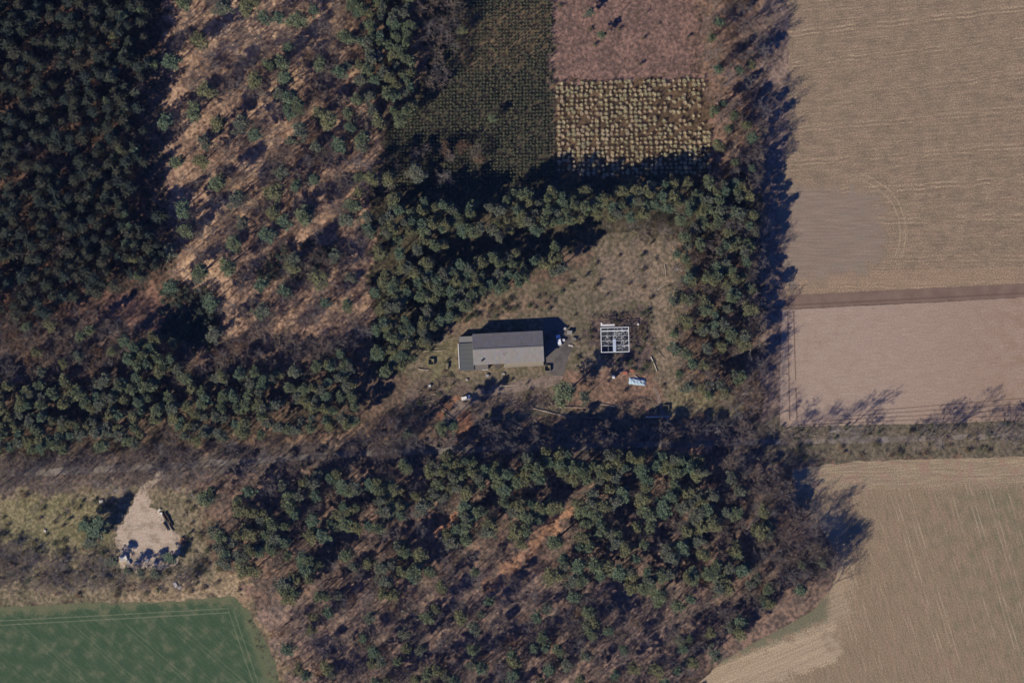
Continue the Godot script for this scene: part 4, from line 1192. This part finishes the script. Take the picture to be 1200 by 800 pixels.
	# crates, tubs and boards near the driveway
	var boxes := [[660.5, 398.5, 1.1, 0.9, 1.0, lin(196, 194, 188), "white tub standing right beside the white car"], [662, 385, 1.1, 0.9, 0.9, lin(176, 172, 162), "whitish crate at the north end of the driveway"], [667.5, 389.5, 2.2, 1.2, 1.6, lin(150, 140, 124), "grey-brown wooden crate beside the driveway"], [673, 397, 1.6, 0.8, 1.0, lin(140, 130, 116), "pale crate east of the driveway bend"], [669, 405, 2.0, 0.3, 0.7, lin(184, 174, 158), "white board pile east of the driveway"], [664, 391, 1.0, 0.8, 0.8, lin(120, 100, 84), "small brown crate between driveway and grass"], [719, 441.5, 1.0, 1.6, 1.4, lin(214, 212, 206), "white tank south of the steel frame"], [733, 437, 1.6, 0.7, 1.2, lin(176, 96, 74), "rust-red metal box south-east of the steel frame"], [741, 434, 1.8, 0.8, 1.0, lin(188, 104, 80), "bright rust-red sheet box near the blue tarpaulin"], [590, 438, 1.1, 0.5, 0.7, lin(164, 156, 142), "pale box below the barn's loading platform"], [571, 440, 1.3, 0.7, 1.0, lin(146, 146, 144), "grey tub in tree shade south of the barn"], [547, 445, 1.0, 0.5, 0.8, lin(168, 154, 134), "pale box south of the annex"], [503.5, 452, 0.9, 0.8, 0.9, lin(200, 196, 188), "white bucket in the brush west of the path"], [524, 429, 0.8, 1.0, 2.6, lin(130, 118, 90), "weathered trough in the grass west of the annex"], [512, 400, 2.0, 1.3, 1.8, lin(60, 56, 50), "dark tar-covered box west of the barn"], [118, 587.5, 1.5, 0.8, 1.0, lin(222, 218, 204), "white drum north-west of the gravel yard"], [14, 662, 1.5, 1.3, 2.6, lin(84, 52, 44), "dark rusty hopper in the western rough ground"], [214, 634, 2.6, 0.9, 2.6, lin(120, 84, 60), "brown skip at the gravel yard's east side"]]
	for q in boxes:
		var o := thing("crate", q[6], "crate", P(q[0], q[1]), rf(-0.4, 0.4), "small boxes and tubs lying about")
		var m := MB.new()
		var w: float = q[2]
		var h: float = q[3]
		var d: float = q[4]
		for s in [-1.0, 1.0]:
			m.box(Vector3(s * (w * 0.5 - 0.04), h * 0.5, 0), Vector3(0.08, h, d), q[5])
			m.box(Vector3(0, h * 0.5, s * (d * 0.5 - 0.04)), Vector3(w - 0.17, h, 0.08), q[5])
		obj("side", m.mesh(), vmat(), o)
		m = MB.new()
		m.box(Vector3(0, h + 0.03, 0), Vector3(w + 0.06, 0.06, d + 0.06), vary(q[5], 0.08), Basis(Vector3.RIGHT, rf(-0.03, 0.03)))
		m.box(Vector3(0, h + 0.08, 0), Vector3(w * 0.9, 0.04, 0.1), q[5])
		obj("lid", m.mesh(), vmat(), o)
	# low open concrete pits
	for q in [[641.5, 431.5, "south-east of the barn"], [780.5, 478, "at the south-east corner of the yard"], [505, 424, "in the grass by the western pines"]]:
		var o := thing("concrete_pit", "square mossy concrete pit " + q[2], "pit", P(q[0], q[1]), 0.0, "concrete pits")
		for s in [-1.0, 1.0]:
			var m := MB.new()
			m.box(Vector3(s * 1.2, 0.5, 0), Vector3(0.25, 1.0, 2.65), lin(124, 116, 84))
			obj("wall", m.mesh(), vmat(), o)
			m = MB.new()
			m.box(Vector3(0, 0.5, s * 1.2), Vector3(2.15, 0.99, 0.25), lin(124, 116, 84))
			obj("wall", m.mesh(), vmat(), o)
	# concrete blocks and slabs dumped on the gravel yard
	var cb := [[144, 654, 3.4, 1.2, 2.6, lin(206, 196, 178), "largest pale slab at the gravel yard's south-west corner"], [150, 659, 2.0, 0.9, 1.4, lin(170, 164, 156), "grey slab next to the pale corner slab"], [160, 660, 2.2, 0.8, 1.2, lin(160, 158, 156), "grey block on the south side of the gravel yard"], [172, 656, 2.6, 0.7, 1.5, lin(168, 160, 152), "flat grey slab mid-way along the south side of the gravel yard"], [182, 660, 1.6, 0.8, 1.2, lin(150, 150, 152), "small grey block at the shaded south side of the gravel yard"], [188, 602, 1.4, 0.6, 1.4, lin(210, 198, 178), "pale block beside the dark log pile"], [186, 598, 1.8, 0.5, 1.0, lin(206, 192, 170), "pale flat block above the dark log pile"], [205, 685, 2.2, 0.6, 1.4, lin(206, 206, 204), "white rubble block south of the gravel yard"], [210, 688, 1.6, 0.5, 1.4, lin(196, 196, 196), "smaller white rubble block south of the gravel yard"], [52, 622, 1.0, 0.6, 1.0, lin(200, 190, 170), "small pale block in the western rough ground"]]
	for q in cb:
		var m := MB.new()
		var w: float = q[2] * 0.5
		var h: float = q[3]
		var d: float = q[4] * 0.5
		var top := [Vector3(-w * 0.92, h * rf(0.7, 1.0), -d * 0.9), Vector3(w * 0.9, h, -d * 0.94), Vector3(w * 0.94, h * rf(0.7, 1.0), d * 0.9), Vector3(-w * 0.9, h, d * 0.92)]
		var bot := [Vector3(-w, 0, -d), Vector3(w, 0, -d), Vector3(w, 0, d), Vector3(-w, 0, d)]
		m.quad(top[0], top[1], top[2], top[3], q[5])
		for i in 4: m.quad(bot[i], bot[(i + 1) % 4], top[(i + 1) % 4], top[i], vary(q[5], 0.05))
		var o := obj("concrete_block", m.mesh(), vmat(), self)
		o.position = P(q[0], q[1])
		o.rotation.y = rf(0, PI)
		tag(o, q[6], "block", "dumped concrete blocks")

func _ready() -> void:
	# camera
	var cam := Camera3D.new()
	cam.name = "camera"
	add_child(cam)
	cam.look_at_from_position(Vector3(0, CAM_H, 0), Vector3.ZERO, Vector3(0, 0, -1))
	cam.fov = rad_to_deg(2.0 * atan(400.0 * S / CAM_H))
	cam.near = 10.0
	cam.far = 6000.0
	cam.current = true
	# sky and exposure
	var env := Environment.new()
	env.background_mode = Environment.BG_SKY
	var sm := ProceduralSkyMaterial.new()
	sm.sky_top_color = Color(0.16, 0.30, 0.62)
	sm.sky_horizon_color = Color(0.42, 0.52, 0.68)
	sm.ground_bottom_color = Color(0.12, 0.10, 0.08)
	sm.ground_horizon_color = Color(0.42, 0.48, 0.56)
	sm.sky_curve = 0.12
	var sky := Sky.new()
	sky.sky_material = sm
	env.sky = sky
	env.background_energy_multiplier = 0.72
	env.tonemap_mode = Environment.TONE_MAPPER_LINEAR
	env.tonemap_exposure = 1.3
	env.fog_enabled = true                                # the air below the aircraft
	env.fog_density = 0.000008
	env.fog_light_color = Color(0.62, 0.76, 1.0)
	env.sdfgi_enabled = true
	env.ssao_enabled = true
	env.ssil_enabled = true
	var we := WorldEnvironment.new()
	we.name = "world_environment"
	we.environment = env
	add_child(we)
	# low spring sun in the south-west
	var sun := DirectionalLight3D.new()
	sun.name = "sun"
	sun.light_energy = 1.5
	sun.light_color = Color(1.0, 0.965, 0.90)
	sun.light_angular_distance = 0.5
	sun.shadow_enabled = true
	add_child(sun)
	var e := deg_to_rad(SUN_ELEV)
	sun.look_at_from_position(Vector3.ZERO, Vector3(0.745 * cos(e), -sin(e), -0.667 * cos(e)), Vector3.UP)
	# the place
	build_ground()
	build_fields()
	build_barn()
	build_frame()
	build_plants()
	build_undergrowth()
	build_clutter()
